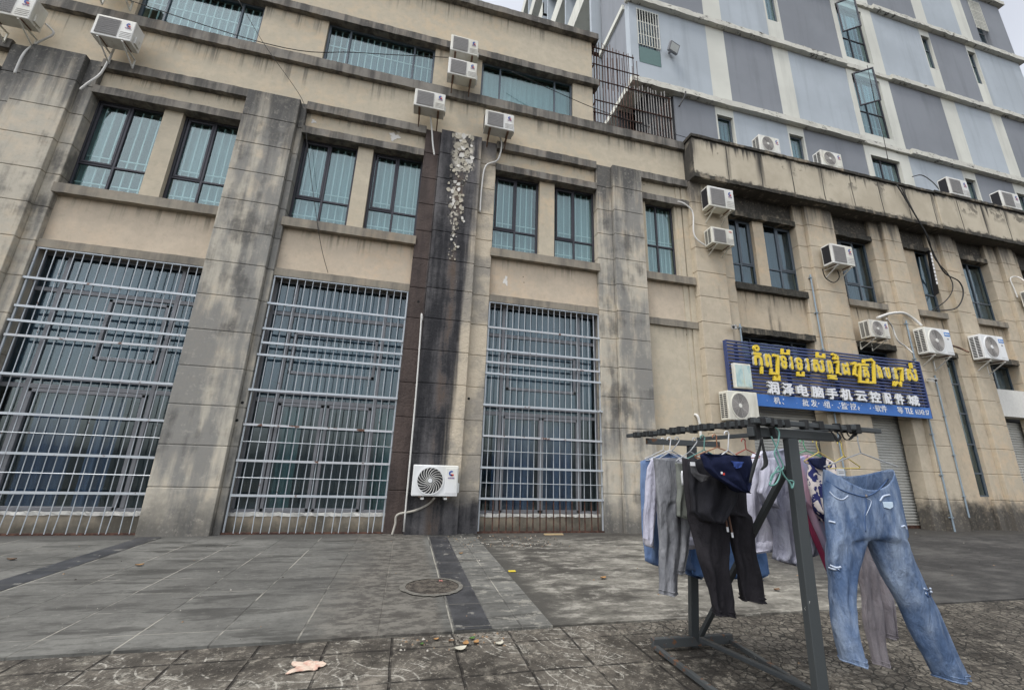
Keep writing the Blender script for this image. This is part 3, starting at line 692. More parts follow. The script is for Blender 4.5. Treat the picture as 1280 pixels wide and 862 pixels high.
grille(1.54, 4.33, 'silver bar grille with rusty brown feet, right of the wall unit near the ground', True)

# ------------------------------------------------------------------ the blue grey apartment block behind
A = thing('apartment_building', 'high blue grey apartment block with off white stripes rising behind the cream buildings', 'building', (19, 11, 0))
Y0 = 11.0; X0, X1 = 6.9, 31.2
FL = [15.25, 19.45, 23.9, 28.15, 32.4]
rows = [
 (10.4, 15.2, [(8.62, 10.45, 'b_dark'), (10.45, 11.3, 'b_cream'), (11.3, 13.88, 'b_light'), (13.88, 14.72, 'b_cream'), (14.72, 17.9, 'b_dark'), (17.9, 20.45, 'b_cream'), (20.45, 23.75, 'b_light'), (23.75, 24.6, 'b_cream'), (24.6, 27.1, 'b_dark'), (27.1, 27.95, 'b_cream'), (27.95, X1, 'b_light')]),
 (15.2, 19.4, [(X0, 10.45, 'b_light'), (10.45, 11.34, 'b_cream'), (11.34, 13.82, 'b_dark'), (13.82, 14.68, 'b_cream'), (14.68, 17.9, 'b_light'), (17.9, 20.45, 'b_cream'), (20.45, 23.8, 'b_dark'), (23.8, 24.75, 'b_cream'), (24.75, 27.2, 'b_light'), (27.2, 28.0, 'b_cream'), (28.0, X1, 'b_dark')]),
 (19.4, 23.85, [(X0, 10.45, 'b_dark'), (10.45, 11.34, 'b_cream'), (11.34, 13.8, 'b_light'), (13.8, 14.62, 'b_cream'), (14.62, 17.9, 'b_dark'), (17.9, 20.45, 'b_cream'), (20.45, 23.7, 'b_light'), (23.7, 24.4, 'b_cream'), (24.4, 27.05, 'b_dark'), (27.05, 27.75, 'b_cream'), (27.75, X1, 'b_light')]),
 (23.85, 28.1, [(X0, 10.45, 'b_light'), (10.45, 11.34, 'b_cream'), (11.34, 13.8, 'b_dark'), (13.8, 14.62, 'b_cream'), (14.62, 17.9, 'b_light'), (17.9, 20.45, 'b_cream'), (20.45, 23.8, 'b_dark'), (23.8, 24.6, 'b_cream'), (24.6, 27.1, 'b_light'), (27.1, 27.95, 'b_cream'), (27.95, X1, 'b_dark')]),
 (28.1, 32.3, [(X0, 10.45, 'b_dark'), (10.45, 11.34, 'b_cream'), (11.34, 13.8, 'b_light'), (13.8, 14.62, 'b_cream'), (14.62, 17.9, 'b_dark'), (17.9, 20.45, 'b_cream'), (20.45, 23.8, 'b_light'), (23.8, 24.6, 'b_cream'), (24.6, 27.1, 'b_dark'), (27.1, X1, 'b_light')])]
wins = [(18.2, 19.85, 11.6, 14.65), (18.18, 19.85, 15.8, 19.1), (18.16, 19.8, 20.1, 23.45), (18.2, 19.8, 24.4, 27.7), (10.52, 11.24, 11.8, 14.75), (13.95, 14.66, 11.8, 14.7), (23.84, 24.52, 11.8, 14.7), (27.2, 27.9, 11.8, 14.6),
        (13.9, 14.55, 20.9, 23.5), (23.76, 24.36, 21.2, 23.35), (27.1, 27.7, 21.2, 23.4), (7.25, 8.2, 16.35, 19.1), (28.6, 29.5, 24.5, 27.7), (13.9, 14.55, 25, 27.8)]
pan = {k: Each('wall', mt[k], A) for k in ('b_light', 'b_dark', 'b_cream')}
def holes(x0, x1, z0, z1, hs, mb, y0=Y0, y1=Y0 + .3):
    hs = [h for h in hs if h[0] < x1 and h[1] > x0 and h[2] < z1 and h[3] > z0]
    if not hs: mb.box(x0, x1, y0, y1, z0, z1); return
    h = hs[0]; a, b = max(x0, h[0]), min(x1, h[1])
    if h[2] > z0: mb.box(x0, x1, y0, y1, z0, h[2])
    if h[3] < z1: mb.box(x0, x1, y0, y1, h[3], z1)
    if a > x0: mb.box(x0, a, y0, y1, max(z0, h[2]), min(z1, h[3]))
    if b < x1: mb.box(b, x1, y0, y1, max(z0, h[2]), min(z1, h[3]))
for z0, z1, cells in rows:
    for (a, b, k) in cells: holes(a, b, z0, z1, wins, pan[k], Y0 - (.02 if 17.8 < a < 18 else 0))
pan['b_light'].box(X0 + .01, 27, 11.31, 11.4, 0, 10.4)
ld = Each('ledge', mt['chipped'], A)
for z in FL:
    ld.ledge(X0 - .12, 17.82, Y0 - .2, Y0 + .1, z - .12, z + .13, .012, .2); ld.ledge(17.83, 20.5, Y0 - .12, Y0 + .1, z - .12, z + .10, .012, .2); ld.ledge(20.51, X1 + .25, Y0 - .2, Y0 + .1, z - .12, z + .13, .012, .2)
# side wall towards the cream building, with stepped balconies
sd = MB(); sd.box(X0, X0 + .3, Y0 + .302, 13.3, 15.3, 34); sd.build('side_wall', mt['b_dark'], A)
sd = MB(); sd.box(X0 + .5, X0 + .8, 13.3, 30, 10, 46); sd.box(X0 + .5, X0 + .8, Y0 + 1.2, 13.3, 10, 15.2); sd.build('side_wall', mt['b_light'], A)
sd = MB(); sd.box(X0 + .85, X1 - .03, 11.32, 30, 10.4, 34); sd.build('core', mt['dark'], A)
sd = Each('balcony', mt['b_cream'], A, .01)
for z in FL + [36.6, 40.8]:
    sd.box(X0 - .1, X0 + .6, Y0 + .31, 13.5, z - .13, z + .12)
    sd.box(X0 - .45, X0 + .6, 13.5, 20.2, z - .14, z + .14); sd.box(X0 - .45, X0 - .33, 13.5, 20.2, z + .14, z + 1.15)
    sd.box(X0 - .45, X0 + .6, 21.4, 29.9, z - .14, z + .14); sd.box(X0 - .45, X0 - .33, 21.4, 29.9, z + .14, z + 1.15)
sd = Each('balcony_column', mt['b_light'], A)
for y in (13.5, 16.8, 20.2, 21.4, 25.6, 29.8): sd.box(X0 - .42, X0 + .55, y, y + .18, 10, 44)
# dark loggia at the corner
lo_ = MB(); lo_.box(X0 + .02, 8.62, 12.2, 12.3, 10.4, 15.1); lo_.box(8.58, 8.66, Y0 + .05, 12.2, 10.4, 15.1); lo_.build('loggia', mt['dark'], A)
for i, (a, b, c, d) in enumerate(wins):
    big = b - a > 1.2
    if i in (11, 12):
        wo = window(A, a, b, c, d, y=Y0 + .16, fm='frame_grey', gm='glass_dark', mull=(), trans=(.3,), cm=None)
        m_ = MB(); n = 8
        for k in range(n + 1): x = a + (b - a) * k / n; m_.box(x - .014, x + .014, Y0 - .03, Y0 - .01, c + (d - c) * .32, d)
        for zq in (.33, .52, .76, .99): m_.box(a, b, Y0 - .012, Y0 + .004, c + (d - c) * zq - .015, c + (d - c) * zq + .015)
        m_.build('window_bars', mt['b_cream'], wo)
        if i == 11: MB().box(a + .02, b - .02, Y0 - .01, Y0 + .01, c, c + (d - c) * .28).build('sheet', plain('green_plastic_sheet', (.10, .17, .16), .5), wo)
    elif big:
        wo = window(A, a, b, c, d, y=Y0 + .14, fm='frame_dark', gm='glass_blue', mull=(.42,), trans=(.42,) if c > 15 else (), cm='curtain_teal', cover=(.1, .8), bars=.25, barz=(.2,))
        if c > 15 and c < 24:      # sash standing open on the left
            sw = (b - a) * .44; sh = (d - c) * .56; t = .05; rot = Matrix.Rotation(-R(40), 4, 'Z')
            m_ = MB()
            for bx in ((0, sw, 0, t), (0, sw, sh - t, sh), (0, t, t, sh - t), (sw - t, sw, t, sh - t)): m_.box(bx[0], bx[1], -.03, .03, bx[2], bx[3])
            s_ = m_.build('open_sash', mt['frame_dark']); s_.data.transform(rot); s_.location = (a + .04, Y0 - .05, d - sh - .03); adopt(s_, wo)
            pn = MB().box(t, sw - t, -.004, .004, t, sh - t).build('sash_pane', mt['glass_blue']); pn.data.transform(rot); pn.location = s_.location; adopt(pn, wo)
    else:
        window(A, a, b, c, d, y=Y0 + .14, fm='frame_blue', gm='glass_blue', mull=(), trans=(.62,) if c > 15 else (), cm='curtain_teal', fw=.07)

mt['cage_grey'] = plain('weathered_grey_iron', (.22, .21, .20), .6, .2, .4, 12)
# rusty cage on the terrace ledge
cg = thing('balcony_cage', 'rusty iron bar cage on the terrace ledge beside the blue grey block', 'cage', (5.6, 9.1, 10.8))
def cage_side(p, q, n, zr, ztop, name):
    p = Vector(p); q = Vector(q)
    for i in range(n + 1):
        c = p.lerp(q, i / n); MB().tube([(c.x, c.y, 10.78), (c.x + random.uniform(-.02, .02), c.y, ztop(i / n) + random.uniform(-.1, .18))], .014, 6).build('bar', mt['rust'] if i < n * .5 else mt['cage_grey'], cg)
    for z in zr: MB().tube([(p.x, p.y - .02, z), (q.x, q.y - .02, z)], .02, 6).build('rail', mt['rust'], cg)
cage_side((4.38, 9.05, 0), (6.95, 9.05, 0), 27, (10.95, 11.75, 12.5), lambda t: 14.0 if t < .30 else 12.6, 'front')
MB().tube([(4.3, 9.03, 13.75), (5.75, 9.03, 13.75)], .02, 6).build('rail', mt['rust'], cg)
for i in range(4):
    x = 5.25 + i * .16; MB().tube([(x, 9.05, 12.6), (x, 9.05, 13.9)], .013, 6).build('bar', mt['rust'], cg)
cage_side((4.42, 9.1, 0), (4.42, 10.9, 0), 12, (10.95, 11.75, 12.5, 13.2, 13.75), lambda t: 13.95, 'flank')
for z in (11.3, 13.1): MB().tube([(4.3, 9.03, z), (5.9, 9.03, z)], .018, 6).build('rail', mt['rust'], cg)
for i in range(9):
    x = 4.5 + i * .17; MB().tube([(x, 9.07, 12.3), (x + .01, 9.07, 13.6 + random.uniform(-.2, .35))], .012, 6).build('bar', mt['rust'], cg)
cage_side((6.95, 9.1, 0), (6.95, 10.9, 0), 8, (10.95, 11.75, 12.5), lambda t: 12.6, 'end')

# ------------------------------------------------------------------ air conditioners
def tube_part(name, pts, r, mat, parent, n=8, sm=8):
    return MB().tube(smooth_path(pts, sm), r, n).build(name, mat, parent, smooth=True)
def make_ac(kind, logo=True, side='fins', brackets=True, white='ac_white'):
    """outdoor unit: x -.425...425, front at y=0, back y=.30, foot z=0, top z=.56. kinds: mesh, swirl, fan"""
    t = thing('outdoor_unit', 'x', 'air conditioner')
    MB().box(-.425, .425, 0, .30, 0, .56).build('casing', mt[white], t, bevel=.018, seg=3)
    gx = -.10
    if kind == 'mesh':
        MB().box(-.36, .11, -.008, .01, .05, .51).build('grille_plate', mt['ac_light'], t, bevel=.02)
        g = MB()
        for i in range(21): x = -.345 + .44 * i / 20; g.box(x - .0045, x + .0045, -.016, -.009, .065, .495)
        for i in range(9): z = .075 + .41 * i / 8; g.box(-.35, .10, -.0205, -.0165, z - .003, z + .003)
        g.build('grille', mt['ac_grey'], t)
        p = MB()
        for i in range(4): p.box(.16, .40, -.006, .006, .07 + i * .045, .076 + i * .045)
        p.build('louvre', mt['ac_light'], t)
    else:
        rr = .235 if kind == 'fan' else .235
        MB().ring((gx, 0, .28), rr, rr + .022, -.014, .02, 40).build('grille_rim', mt[white], t)
        MB().disc((gx, -.003, .28), rr, .012, 40).build('recess', mt['ac_black'], t)
        g = MB()
        if kind == 'swirl':
            for k in range(20):
                a0 = 2 * math.pi * k / 20; pts = []
                for q in range(8):
                    r = .05 + (rr - .045) * q / 7; a = a0 - .75 * (q / 7) ** 1.2; pts.append((gx + r * math.cos(a), -.012, .28 + r * math.sin(a)))
                g.tube(pts, .0055, 4)
        else:
            for k in range(13): r = .045 + (rr - .05) * k / 12; g.ring((gx, 0, .28), r, r + .0062, -.014, -.008, 36)
            for k in range(8): a = 2 * math.pi * k / 8 + .2; g.bar((gx + .04 * math.cos(a), -.008, .28 + .04 * math.sin(a)), (gx + rr * math.cos(a), -.008, .28 + rr * math.sin(a)), .006)
        g.build('grille', mt['ac_white'] if kind == 'swirl' else mt['ac_light'], t)
        MB().disc((gx, -.022, .28), .042, .016, 20).build('hub', mt['ac_clean'], t, bevel=.004)
        MB().box(.185, .405, -.006, .01, .05, .52).build('front_panel', mt[white], t, bevel=.01)
    if logo == 'round':
        l = MB(); cx, cz, r0, r1 = .29, .42, .022, .05
        for k in range(18):
            a, b = R(55 + k * 13.5), R(55 + (k + 1) * 13.5)
            l.mat(0).poly([(cx + r0 * math.cos(a), cz + r0 * math.sin(a)), (cx + r1 * math.cos(a), cz + r1 * math.sin(a)), (cx + r1 * math.cos(b), cz + r1 * math.sin(b)), (cx + r0 * math.cos(b), cz + r0 * math.sin(b))], -.0105, -.0065)
        l.mat(1).poly([(cx - .012, cz - .012), (cx + .045, cz - .012), (cx + .04, cz - .045), (cx - .005, cz - .048)], -.0105, -.0065)
        glyph_into(l.mat(0), 'GREE', cx - .062, cx + .062, .325, .35, -.0105, -.0065, .015); l.mi = [min(q, 1) for q in l.mi]
        l.build('logo', [mt['logo_blue'], mt['logo_red']], t)
    elif logo == 'blue':
        l = MB().box(.205, .395, -.011, -.0065, .405, .49); lo = l.build('blue_label', mt['label_blue'], t)
        l = MB(); glyph_into(l, 'Midea', .22, .38, .43, .465, -.0135, -.0112, .02); l.build('logo', [mt['ac_clean'], mt['ac_clean']], lo)
        MB().box(.27, .33, -.0095, -.0065, .33, .36).build('rating_plate', mt['ac_grey'], t)
    elif logo == 'red':
        l = MB(); glyph_into(l, 'TCL', .25, .37, .45, .48, -.009, -.002, .02); l.build('logo', [mt['logo_red'], mt['logo_red']], t)
    if side == 'fins': MB().box(-.428, -.42, .04, .27, .05, .52).build('coil', mt['coil'], t)
    elif side == 'slots':
        g = MB()
        for c in (.05, .17):
            for i in range(13): z = .05 + i * .036; g.box(-.4285, -.42, c, c + .09, z, z + .022)
        g.build('side_slots', mt['coil'], t)
    MB().box(.42, .462, .08, .24, .06, .24).build('valve_cover', mt[white], t, bevel=.012)
    for x in (-.26, .26):
        MB().box(x - .03, x + .03, .03, .27, -.025, .003).build('foot', mt['bracket_rust'], t)
        if brackets:
            b = MB(); b.bar((x, .0, -.035), (x, .46, -.035), .035, .02); b.bar((x, .45, -.03), (x, .45, -.28), .03, .02); b.bar((x, .03, -.045), (x, .44, -.26), .028, .018)
            b.build('bracket', mt['bracket_rust'] if brackets == 'rust' else mt['ac_white'], t)
    return t
protos = {}
def ac(kind, x0, x1, z0, z1, y, label, group, logo=None, side='fins', brackets=True, white='ac_white', pipe=None, pr=.02, pm='insul'):
    key = (kind, logo, side, brackets, white)
    if key in protos: t = copy_tree(protos[key])
    else: t = protos[key] = make_ac(kind, logo, side, brackets, white)
    t.location = ((x0 + x1) / 2, y, z0); t.scale = ((x1 - x0) / .85, 1, (z1 - z0) / .56)
    tag(t, label, 'air conditioner', group); later.append((t, pipe, pr, pm)); return t
later = []
GW = 'outdoor units bracketed high on the tall cream building'
ac('mesh', at(35, 24, 8.46).x - .8, at(35, 24, 8.46).x, at(35, 24, 8.46).z, at(35, 24, 8.46).z + .55, 8.46, 'white wall unit at the upper left corner, cut off by the edge of the picture', GW, 'round', pipe=[at(57, 30, 8.8), at(67, 42, 8.85), at(50, 52, 8.9), at(37, 60, 8.92), at(28, 70, 8.82), at(18, 92, 8.82)])
ac('mesh', -7.18, -6.47, 9.64, 10.17, 8.46, 'white wall unit alone above the leftmost pair of second floor windows, conduit looping down left', GW, 'round', pipe=[at(143, 60, 8.8), at(136, 75, 8.9), at(125, 93, 8.88), at(110, 104, 8.84), at(100, 112, 8.83)])
ac('mesh', at(84, 0, 8.4).x, at(84, 0, 8.4).x + .85, at(140, 12, 8.88).z + .36, at(140, 12, 8.88).z + .92, 8.44, 'white wall unit at the very top edge of the picture, only its underside showing', GW, 'round')
ac('mesh', .09, .81, 11.63, 12.15, 8.5, 'upper of two white units stacked on the pier between top floor windows', GW, 'round', brackets='rust', white='ac_white')
ac('mesh', .08, .82, 10.86, 11.38, 8.5, 'lower of two white units stacked on the pier, rust run below its corner', GW, 'round', brackets='rust')
ac('mesh', -.65, .09, 9.66, 10.16, 8.5, 'white wall unit left above the peeling blackened pilaster with pale pipe hanging down', GW, 'round', brackets='rust', pipe=[at(538, 145, 8.75), at(540, 165, 8.86), at(541, 180, 8.8), at(543, 194, 8.8)])
ac('mesh', 1.11, 1.86, 9.5, 10.0, 8.5, 'white wall unit right above the peeling blackened pilaster with pipe elbowing left below', GW, 'round', brackets='rust', pipe=[at(622, 165, 8.75), at(627, 180, 8.88), at(622, 200, 8.88), at(607, 208, 8.9), at(602, 235, 8.9), at(600, 265, 8.9)])
GL = 'outdoor units mounted low on the street front'
ac('swirl', .15, 1.02, .73, 1.30, 8.5, 'clean white unit with swirl fan cover low on the blackened pilaster near the pavement', GL, 'round', brackets=False, white='ac_clean', side=None)
GR = 'outdoor units on the shop row front'
ac('mesh', 7.46, 8.30, 8.40, 9.05, 8.44, 'upper of two white units left of the shop row windows, under the overhang', GR, 'round', pipe=None)
ac('mesh', 7.46, 8.16, 7.28, 7.77, 8.47, 'lower of two white units left of the shop row windows, pipe looping at its left', GR, 'red', side='slots', pipe=[at(847, 252, 8.88), at(856, 255, 8.8), at(866, 266, 8.78), at(867, 290, 8.78), at(872, 300, 8.75), at(882, 307, 8.7)])
ac('mesh', 11.50, 12.33, 7.28, 7.92, 8.44, 'white unit high on the shop row pilaster with a cable loop hanging beneath', GR, 'round', pipe=[at(1028, 336, 8.7), at(1032, 347, 8.75), at(1042, 353, 8.75), at(1049, 347, 8.7), at(1047, 338, 8.7)], pr=.014, pm='cable')
ac('fan', 12.45, 13.16, 5.15, 5.67, 8.48, 'smallest white fan unit, above the right end of the sign, with white pipes', GR, 'round', side='slots', pipe=[at(1108, 398, 8.5), at(1115, 408, 8.7), at(1122, 425, 8.7), at(1132, 433, 8.7), at(1141, 441, 8.6)])
ac('fan', 14.56, 15.58, 4.88, 5.68, 8.48, 'left of two big white fan units with blue stickers on the pilasters', GR, 'blue', side='slots', white='ac_clean', brackets=True)
ac('fan', 16.86, 17.88, 4.92, 5.70, 8.48, 'right of two big white fan units with blue stickers on the pilasters', GR, 'blue', side='slots', white='ac_clean')
ac('fan', 7.42, 8.29, 2.55, 3.26, 8.48, 'white fan unit under the left end of the shop sign behind the clothes rack', GR, None, side='slots', brackets=False)
ac('fan', 19.95, 20.8, 7.05, 7.6, 8.45, 'white unit cut by the right edge of the picture on the last pilaster', GR, None, side='slots', pipe=[at(1282, 352, 8.5), at(1272, 346, 8.7), at(1263, 348, 8.8), at(1268, 362, 8.8), at(1272, 372, 8.8)])
GP = 'outdoor units standing on the parapet'
ac('fan', 9.92, 10.70, 11.10, 11.72, 8.80, 'white fan unit on the parapet, left of all four up there', GP, 'round', side='slots', brackets=False)
ac('fan', 12.36, 13.22, 11.12, 11.72, 8.80, 'white fan unit on the parapet, second from the left, before slate grey wall', GP, 'round', side='slots', brackets=False)
ac('mesh', 18.1, 19.1, 11.2, 11.92, 8.80, 'white unit with square grille on the parapet, tethered by a black cable', GP, 'round', brackets=False)
ac('mesh', 20.8, 21.8, 11.2, 11.9, 8.80, 'white unit with square grille on the parapet, rightmost of all there', GP, 'round', brackets=False)
for t, pipe, pr, pm in later:
    if pipe: tube_part('pipe', pipe, pr, mt[pm], t)
# stands under the parapet units
for t, *_ in later:
    if t['group'] == GP:
        for s_ in (-.28, .28):
            x = t.location.x + s_; MB().box(x - .02, x + .02, 8.78, 9.12, 10.82, t.location.z - .024).build('stand', mt['bracket_rust'], t)
for x in (.36, .80): MB().box(x - .03, x + .03, 8.53, 8.84, .67, .706).build('wall_arm', mt['ac_white'], later[7][0])
for x in (7.6, 8.1): MB().box(x - .02, x + .02, 8.5, 8.86, 2.49, 2.525).build('wall_arm', mt['ac_white'], later[14][0])
# drain hose and long conduit beside the low unit
tag(tube_part('drain_hose', [at(543, 622, 8.6), at(535, 630, 8.8), at(518, 638, 8.8), at(497, 643, 8.82), at(494, 655, 8.82), at(490, 668, 8.8)], .022, plain('dirty_hose', (.36, .34, .30), .8, 0, .3, 20), None), 'dirty pale hose sloping from the low wall unit down to the pavement', 'hose')
tag(tube_part('white_pipe', [at(528, 400, 8.82), at(527, 392, 8.8), at(526, 410, 8.80), at(521, 480, 8.8), at(513, 570, 8.8), at(504.5, 664, 8.8)], .017, mt['insul'], None, sm=3), 'thin white pipe running straight down the blackened pilaster', 'pipe')

# ------------------------------------------------------------------ conduits, cables, cameras, lamp
def conduit(x, y, z0, z1, label):
    c = thing('conduit', label, 'pipe', (x, y, z0), 'blue grey conduits on the shop row')
    MB().tube([(x, y, z0), (x, y, z1)], .021, 10).build('tube', mt['conduit'], c)
    z = z1 - .1
    while z > z0: MB().box(x - .04, x + .04, y - .03, y + .05, z - .012, z + .012).build('clip', mt['conduit'], c); z -= 1.1
conduit(11.14, 8.90, 0, 7.05, 'blue grey conduit on the pilaster behind the sign, reaching up towards the second floor')
conduit(14.42, 8.80, 0, 5.95, 'blue grey conduit at the right end of the sign, running to the ground')
conduit(15.09, 8.81, .35, 4.3, 'thin blue grey conduit right of the sign ending above the dark foot stain')
conduit(8.42, 8.90, 4.3, 5.2, 'short conduit stub above the left end of the sign')
def path_thing(name, label, cat, pts, r, mat, group=None, sm=8):
    return tag(tube_part(name, pts, r, mt[mat], None, 6, sm), label, cat, group)
path_thing('cable', 'black cable draped from the parapet down the wall into a big loop', 'cable', [at(1121, 231, 8.5), at(1140, 262, 8.48), at(1155, 288, 8.5), at(1164, 310, 8.75), at(1171, 325, 8.78), at(1182, 342, 8.78), at(1199, 352, 8.75), at(1204, 368, 8.75), at(1195, 385, 8.75), at(1170, 388, 8.8)], .02, 'cable')
path_thing('cable', 'thinner black cable hanging beside the big loop', 'cable', [at(1126, 234, 8.5), at(1145, 270, 8.49), at(1160, 296, 8.6), at(1168, 322, 8.77), at(1186, 344, 8.77), at(1191, 360, 8.77), at(1183, 375, 8.77), at(1165, 388, 8.8)], .015, 'cable')
path_thing('pipe_bundle', 'pale pipe bundle arching over a pilaster to the big fan unit', 'pipe', [at(1097, 397, 8.6), at(1112, 392, 8.78), at(1128, 391, 8.78), at(1140, 397, 8.78), at(1152, 407, 8.7)], .04, 'insul')
path_thing('cable', 'dark pipe linking the two big fan units', 'cable', [at(1188, 431, 8.6), at(1200, 435, 8.8), at(1211, 440, 8.65)], .03, 'bracket_rust')
path_thing('wire', 'thin black wire strung across the tall building to its stacked units', 'wire', [(-14, 8.3, 11.3), (-9, 8.2, 10.75), at(330, 54, 8.3), at(450, 66, 8.4), at(560, 72, 8.75)], .010, 'cable')
path_thing('wire', 'thin black wire sagging from the top floor to the terrace cage', 'wire', [at(640, 90, 8.75), at(680, 108, 8.7), at(742, 135, 8.8), at(800, 155, 9.0), at(858, 172, 9.3)], .010, 'cable')
path_thing('wire', 'hair thin wire slanting down from the top floor to a pilaster', 'wire', [at(298, 0, 8.6), at(330, 55, 8.7), at(377, 123, 8.8), at(381, 150, 8.8)], .006, 'cable')
path_thing('wire', 'hair thin wire dangling over the second floor window and wall', 'wire', [at(381, 150, 8.8), at(388, 215, 8.85), at(400, 300, 8.9), at(410, 341, 8.92)], .006, 'cable')
path_thing('cable', 'black cable arching off the blue grey wall to a parapet unit', 'cable', [at(1140, 221, 10.9), at(1152, 219, 10.6), at(1165, 227, 10), at(1176, 239, 9.2)], .02, 'cable')
path_thing('wire', 'thin wires hanging down the front of the blue grey block', 'wire', [at(1084, 82, 10.6), at(1097, 142, 10.6), at(1103, 165, 10.6), at(1110, 200, 10.6)], .012, 'cable')
path_thing('pipe_elbow', 'pale pipe elbow sticking from the wall above the clothes rack', 'pipe', [at(868, 518, 9.05), at(872, 520, 8.98), at(875, 531, 8.97), at(876, 545, 8.97)], .035, 'insul')
def cctv(p, label, yaw):
    c = thing('security_camera', label, 'camera', p)
    MB().box(-.03, .03, .12, .16, -.05, .05).build('base', mt['ac_clean'], c).parent = c
    for o in list(c.children): o.matrix_parent_inverse.identity()
    def part(mb, n, m_):
        o = mb.build(n, m_); o.parent = c; return o
    part(MB().tube([(0, .13, 0), (0, .02, .0)], .018, 8), 'arm', mt['ac_clean'])
    part(MB().box(-.045, .045, -.16, .09, -.04, .045), 'housing', mt['ac_clean'])
    part(MB().tube([(0, -.161, 0), (0, -.175, 0)], .03, 12), 'lens', mt['ac_black'])
    part(MB().box(-.055, .055, -.19, .09, .047, .056), 'sunshade', mt['ac_clean'])
    c.rotation_euler = (R(14), 0, yaw)
p = at(918, 409, 8.72); cctv(p, 'small white security camera above the left end of the shop sign', R(-50))
p = at(1164, 475, 8.70); cctv(p, 'small white security camera at the right edge of the shop sign', R(-25))
fl = thing('floodlight', 'grey floodlight on the blue grey wall beside the barred window', 'lamp', at(842, 60, 10.75))
MB().box(-.24, .24, -.05, .06, -.17, .17).build('housing', mt['frame_grey'], None, bevel=.01).parent = fl
MB().box(-.20, .20, -.056, -.045, -.13, .13).build('lens', plain('lamp_glass', (.62, .64, .62), .3), None).parent = fl
MB().box(-.03, .03, .06, .24, -.12, .02).build('mount', mt['frame_grey'], None).parent = fl
fl.rotation_euler = (R(28), 0, R(14))
path_thing('wall_lamp', 'small black bracket with pale rod on the block ledge beside the cage', 'bracket', [at(857, 115, 10.75), at(856, 120, 10.6), at(849, 133, 10.55)], .03, 'cable')
# black LED sign board leaning out of a window
lb = thing('light_board', 'narrow black board with white dashes leaning in a shop row window', 'board', at(1166, 342, 8.9))
q0, q1, q2, q3 = at(1159, 313, 8.95), at(1163, 313, 8.7), at(1174, 366, 8.7), at(1168, 370, 8.95)
ba = MB(); th = Vector((.03, .03, 0)); ba.addf([q0, q1, q2, q3, q0 + th, q1 + th, q2 + th, q3 + th], [(0, 1, 2, 3), (7, 6, 5, 4), (0, 4, 5, 1), (1, 5, 6, 2), (2, 6, 7, 3), (3, 7, 4, 0)])
ba.build('panel', mt['ac_black'], lb)
da = MB()
for i in range(9):
    c = q1.lerp(q2, .1 + i * .085); da.box(c.x - .05, c.x - .02, c.y - .03, c.y - .005, c.z - .04, c.z + .05)
da.build('white_dashes', mt['letter_white'], lb)

# ------------------------------------------------------------------ shop sign
sg = thing('shop_sign', 'navy slatted shop sign with raised yellow Khmer and white Chinese letters', 'sign', (11, 8.7, 2.95))
SX0, SX1, SZ0, SZ1 = 7.72, 14.33, 2.97, 4.60
sl = MB(); z = 3.32
while z < SZ1: sl.box(SX0, SX1, 8.68, 8.73, z, z + .045); z += .092
sl.build('slat_panel', mt['navy'], sg)
MB().box(SX0 - .03, SX0, 8.66, 8.76, 3.27, SZ1 + .02).build('end_frame', mt['navy'], sg); MB().box(SX1, SX1 + .03, 8.66, 8.76, SZ0, SZ1 + .02).build('end_frame', mt['navy'], sg)
MB().box(SX0, SX1, 8.67, 8.74, SZ1, SZ1 + .03).build('top_frame', mt['navy'], sg)
for x in (8.1, 9.7, 11.3, 12.9, 14.1): MB().box(x - .02, x + .02, 8.735, 8.84, 3.0, SZ1).build('upright', mt['navy'], sg)
MB().box(8.2, SX1, 8.66, 8.735, SZ0, 3.275).build('blue_strip', mt['sign_blue'], sg)
def sgx(px, py): p = at(px, py, 8.6); return p.x, p.z
def Z1(u, v): return sgx(905 + u / 7.836, 415 + v / 7.836)
def Z2(u, v): return sgx(1030 + u / 8.62, 425 + v / 8.62)
def letter(ch, a, b, conv, name='yellow_letter', off=.022, mats=None):
    """letter between photo-measured corners a (upper left) and b (lower right)"""
    x0, zt = conv(*a); x1, zb = conv(*b); top2 = conv(b[0], a[1] + (b[0] - a[0]) * .125)[1]
    mb = MB(); d = off
    for i, (ax, az) in enumerate(((0, 0), (-d, 0), (d, 0), (0, -d), (0, d), (-d * .7, d * .7), (d * .7, -d * .7), (d * .7, d * .7), (-d * .7, -d * .7))):
        glyph_into(mb, ch, x0 + d + ax, x1 - d + ax, zb + d + az, top2 - d + az, 8.605 + .0012 * i, 8.665 - .0006 * i, 0)
    return mb.build(name, mats or [mt['yellow'], mt['letter_side']], sg)
def strokes(pls, conv, wd, name='yellow_letter'):
    mb = MB()
    for pl_ in pls:
        pts = [conv(*q) for q in pl_]
        for (a, b) in zip(pts[:-1], pts[1:]):
            dx, dz = b[0] - a[0], b[1] - a[1]; l = math.hypot(dx, dz); ux, uz = dx / l, dz / l; h = wd / 2
            a2 = (a[0] - ux * h, a[1] - uz * h); b2 = (b[0] + ux * h, b[1] + uz * h)
            e = random.uniform(0, .002)
            mb.poly([(a2[0] + uz * h, a2[1] - ux * h), (b2[0] + uz * h, b2[1] - ux * h), (b2[0] - uz * h, b2[1] + ux * h), (a2[0] - uz * h, a2[1] + ux * h)], 8.603 + e, 8.664 + e)
    return mb.build(name, mt['yellow'], sg)
letter('ក', (285, 190), (388, 330), Z1); strokes([[(378, 345), (378, 395)]], Z1, 0.060)
mb = MB(); c = Z1(322, 155); mb.ring((c[0], 0, c[1]), (.032), .088, 8.60, 8.665, 20); mb.build('yellow_letter', mt['yellow'], sg)
letter('ព', (395, 205), (478, 345), Z1); strokes([[(497, 225), (535, 235), (535, 405), (470, 400), (470, 365)], [(505, 440), (505, 460), (545, 462), (545, 435)]], Z1, 0.066)
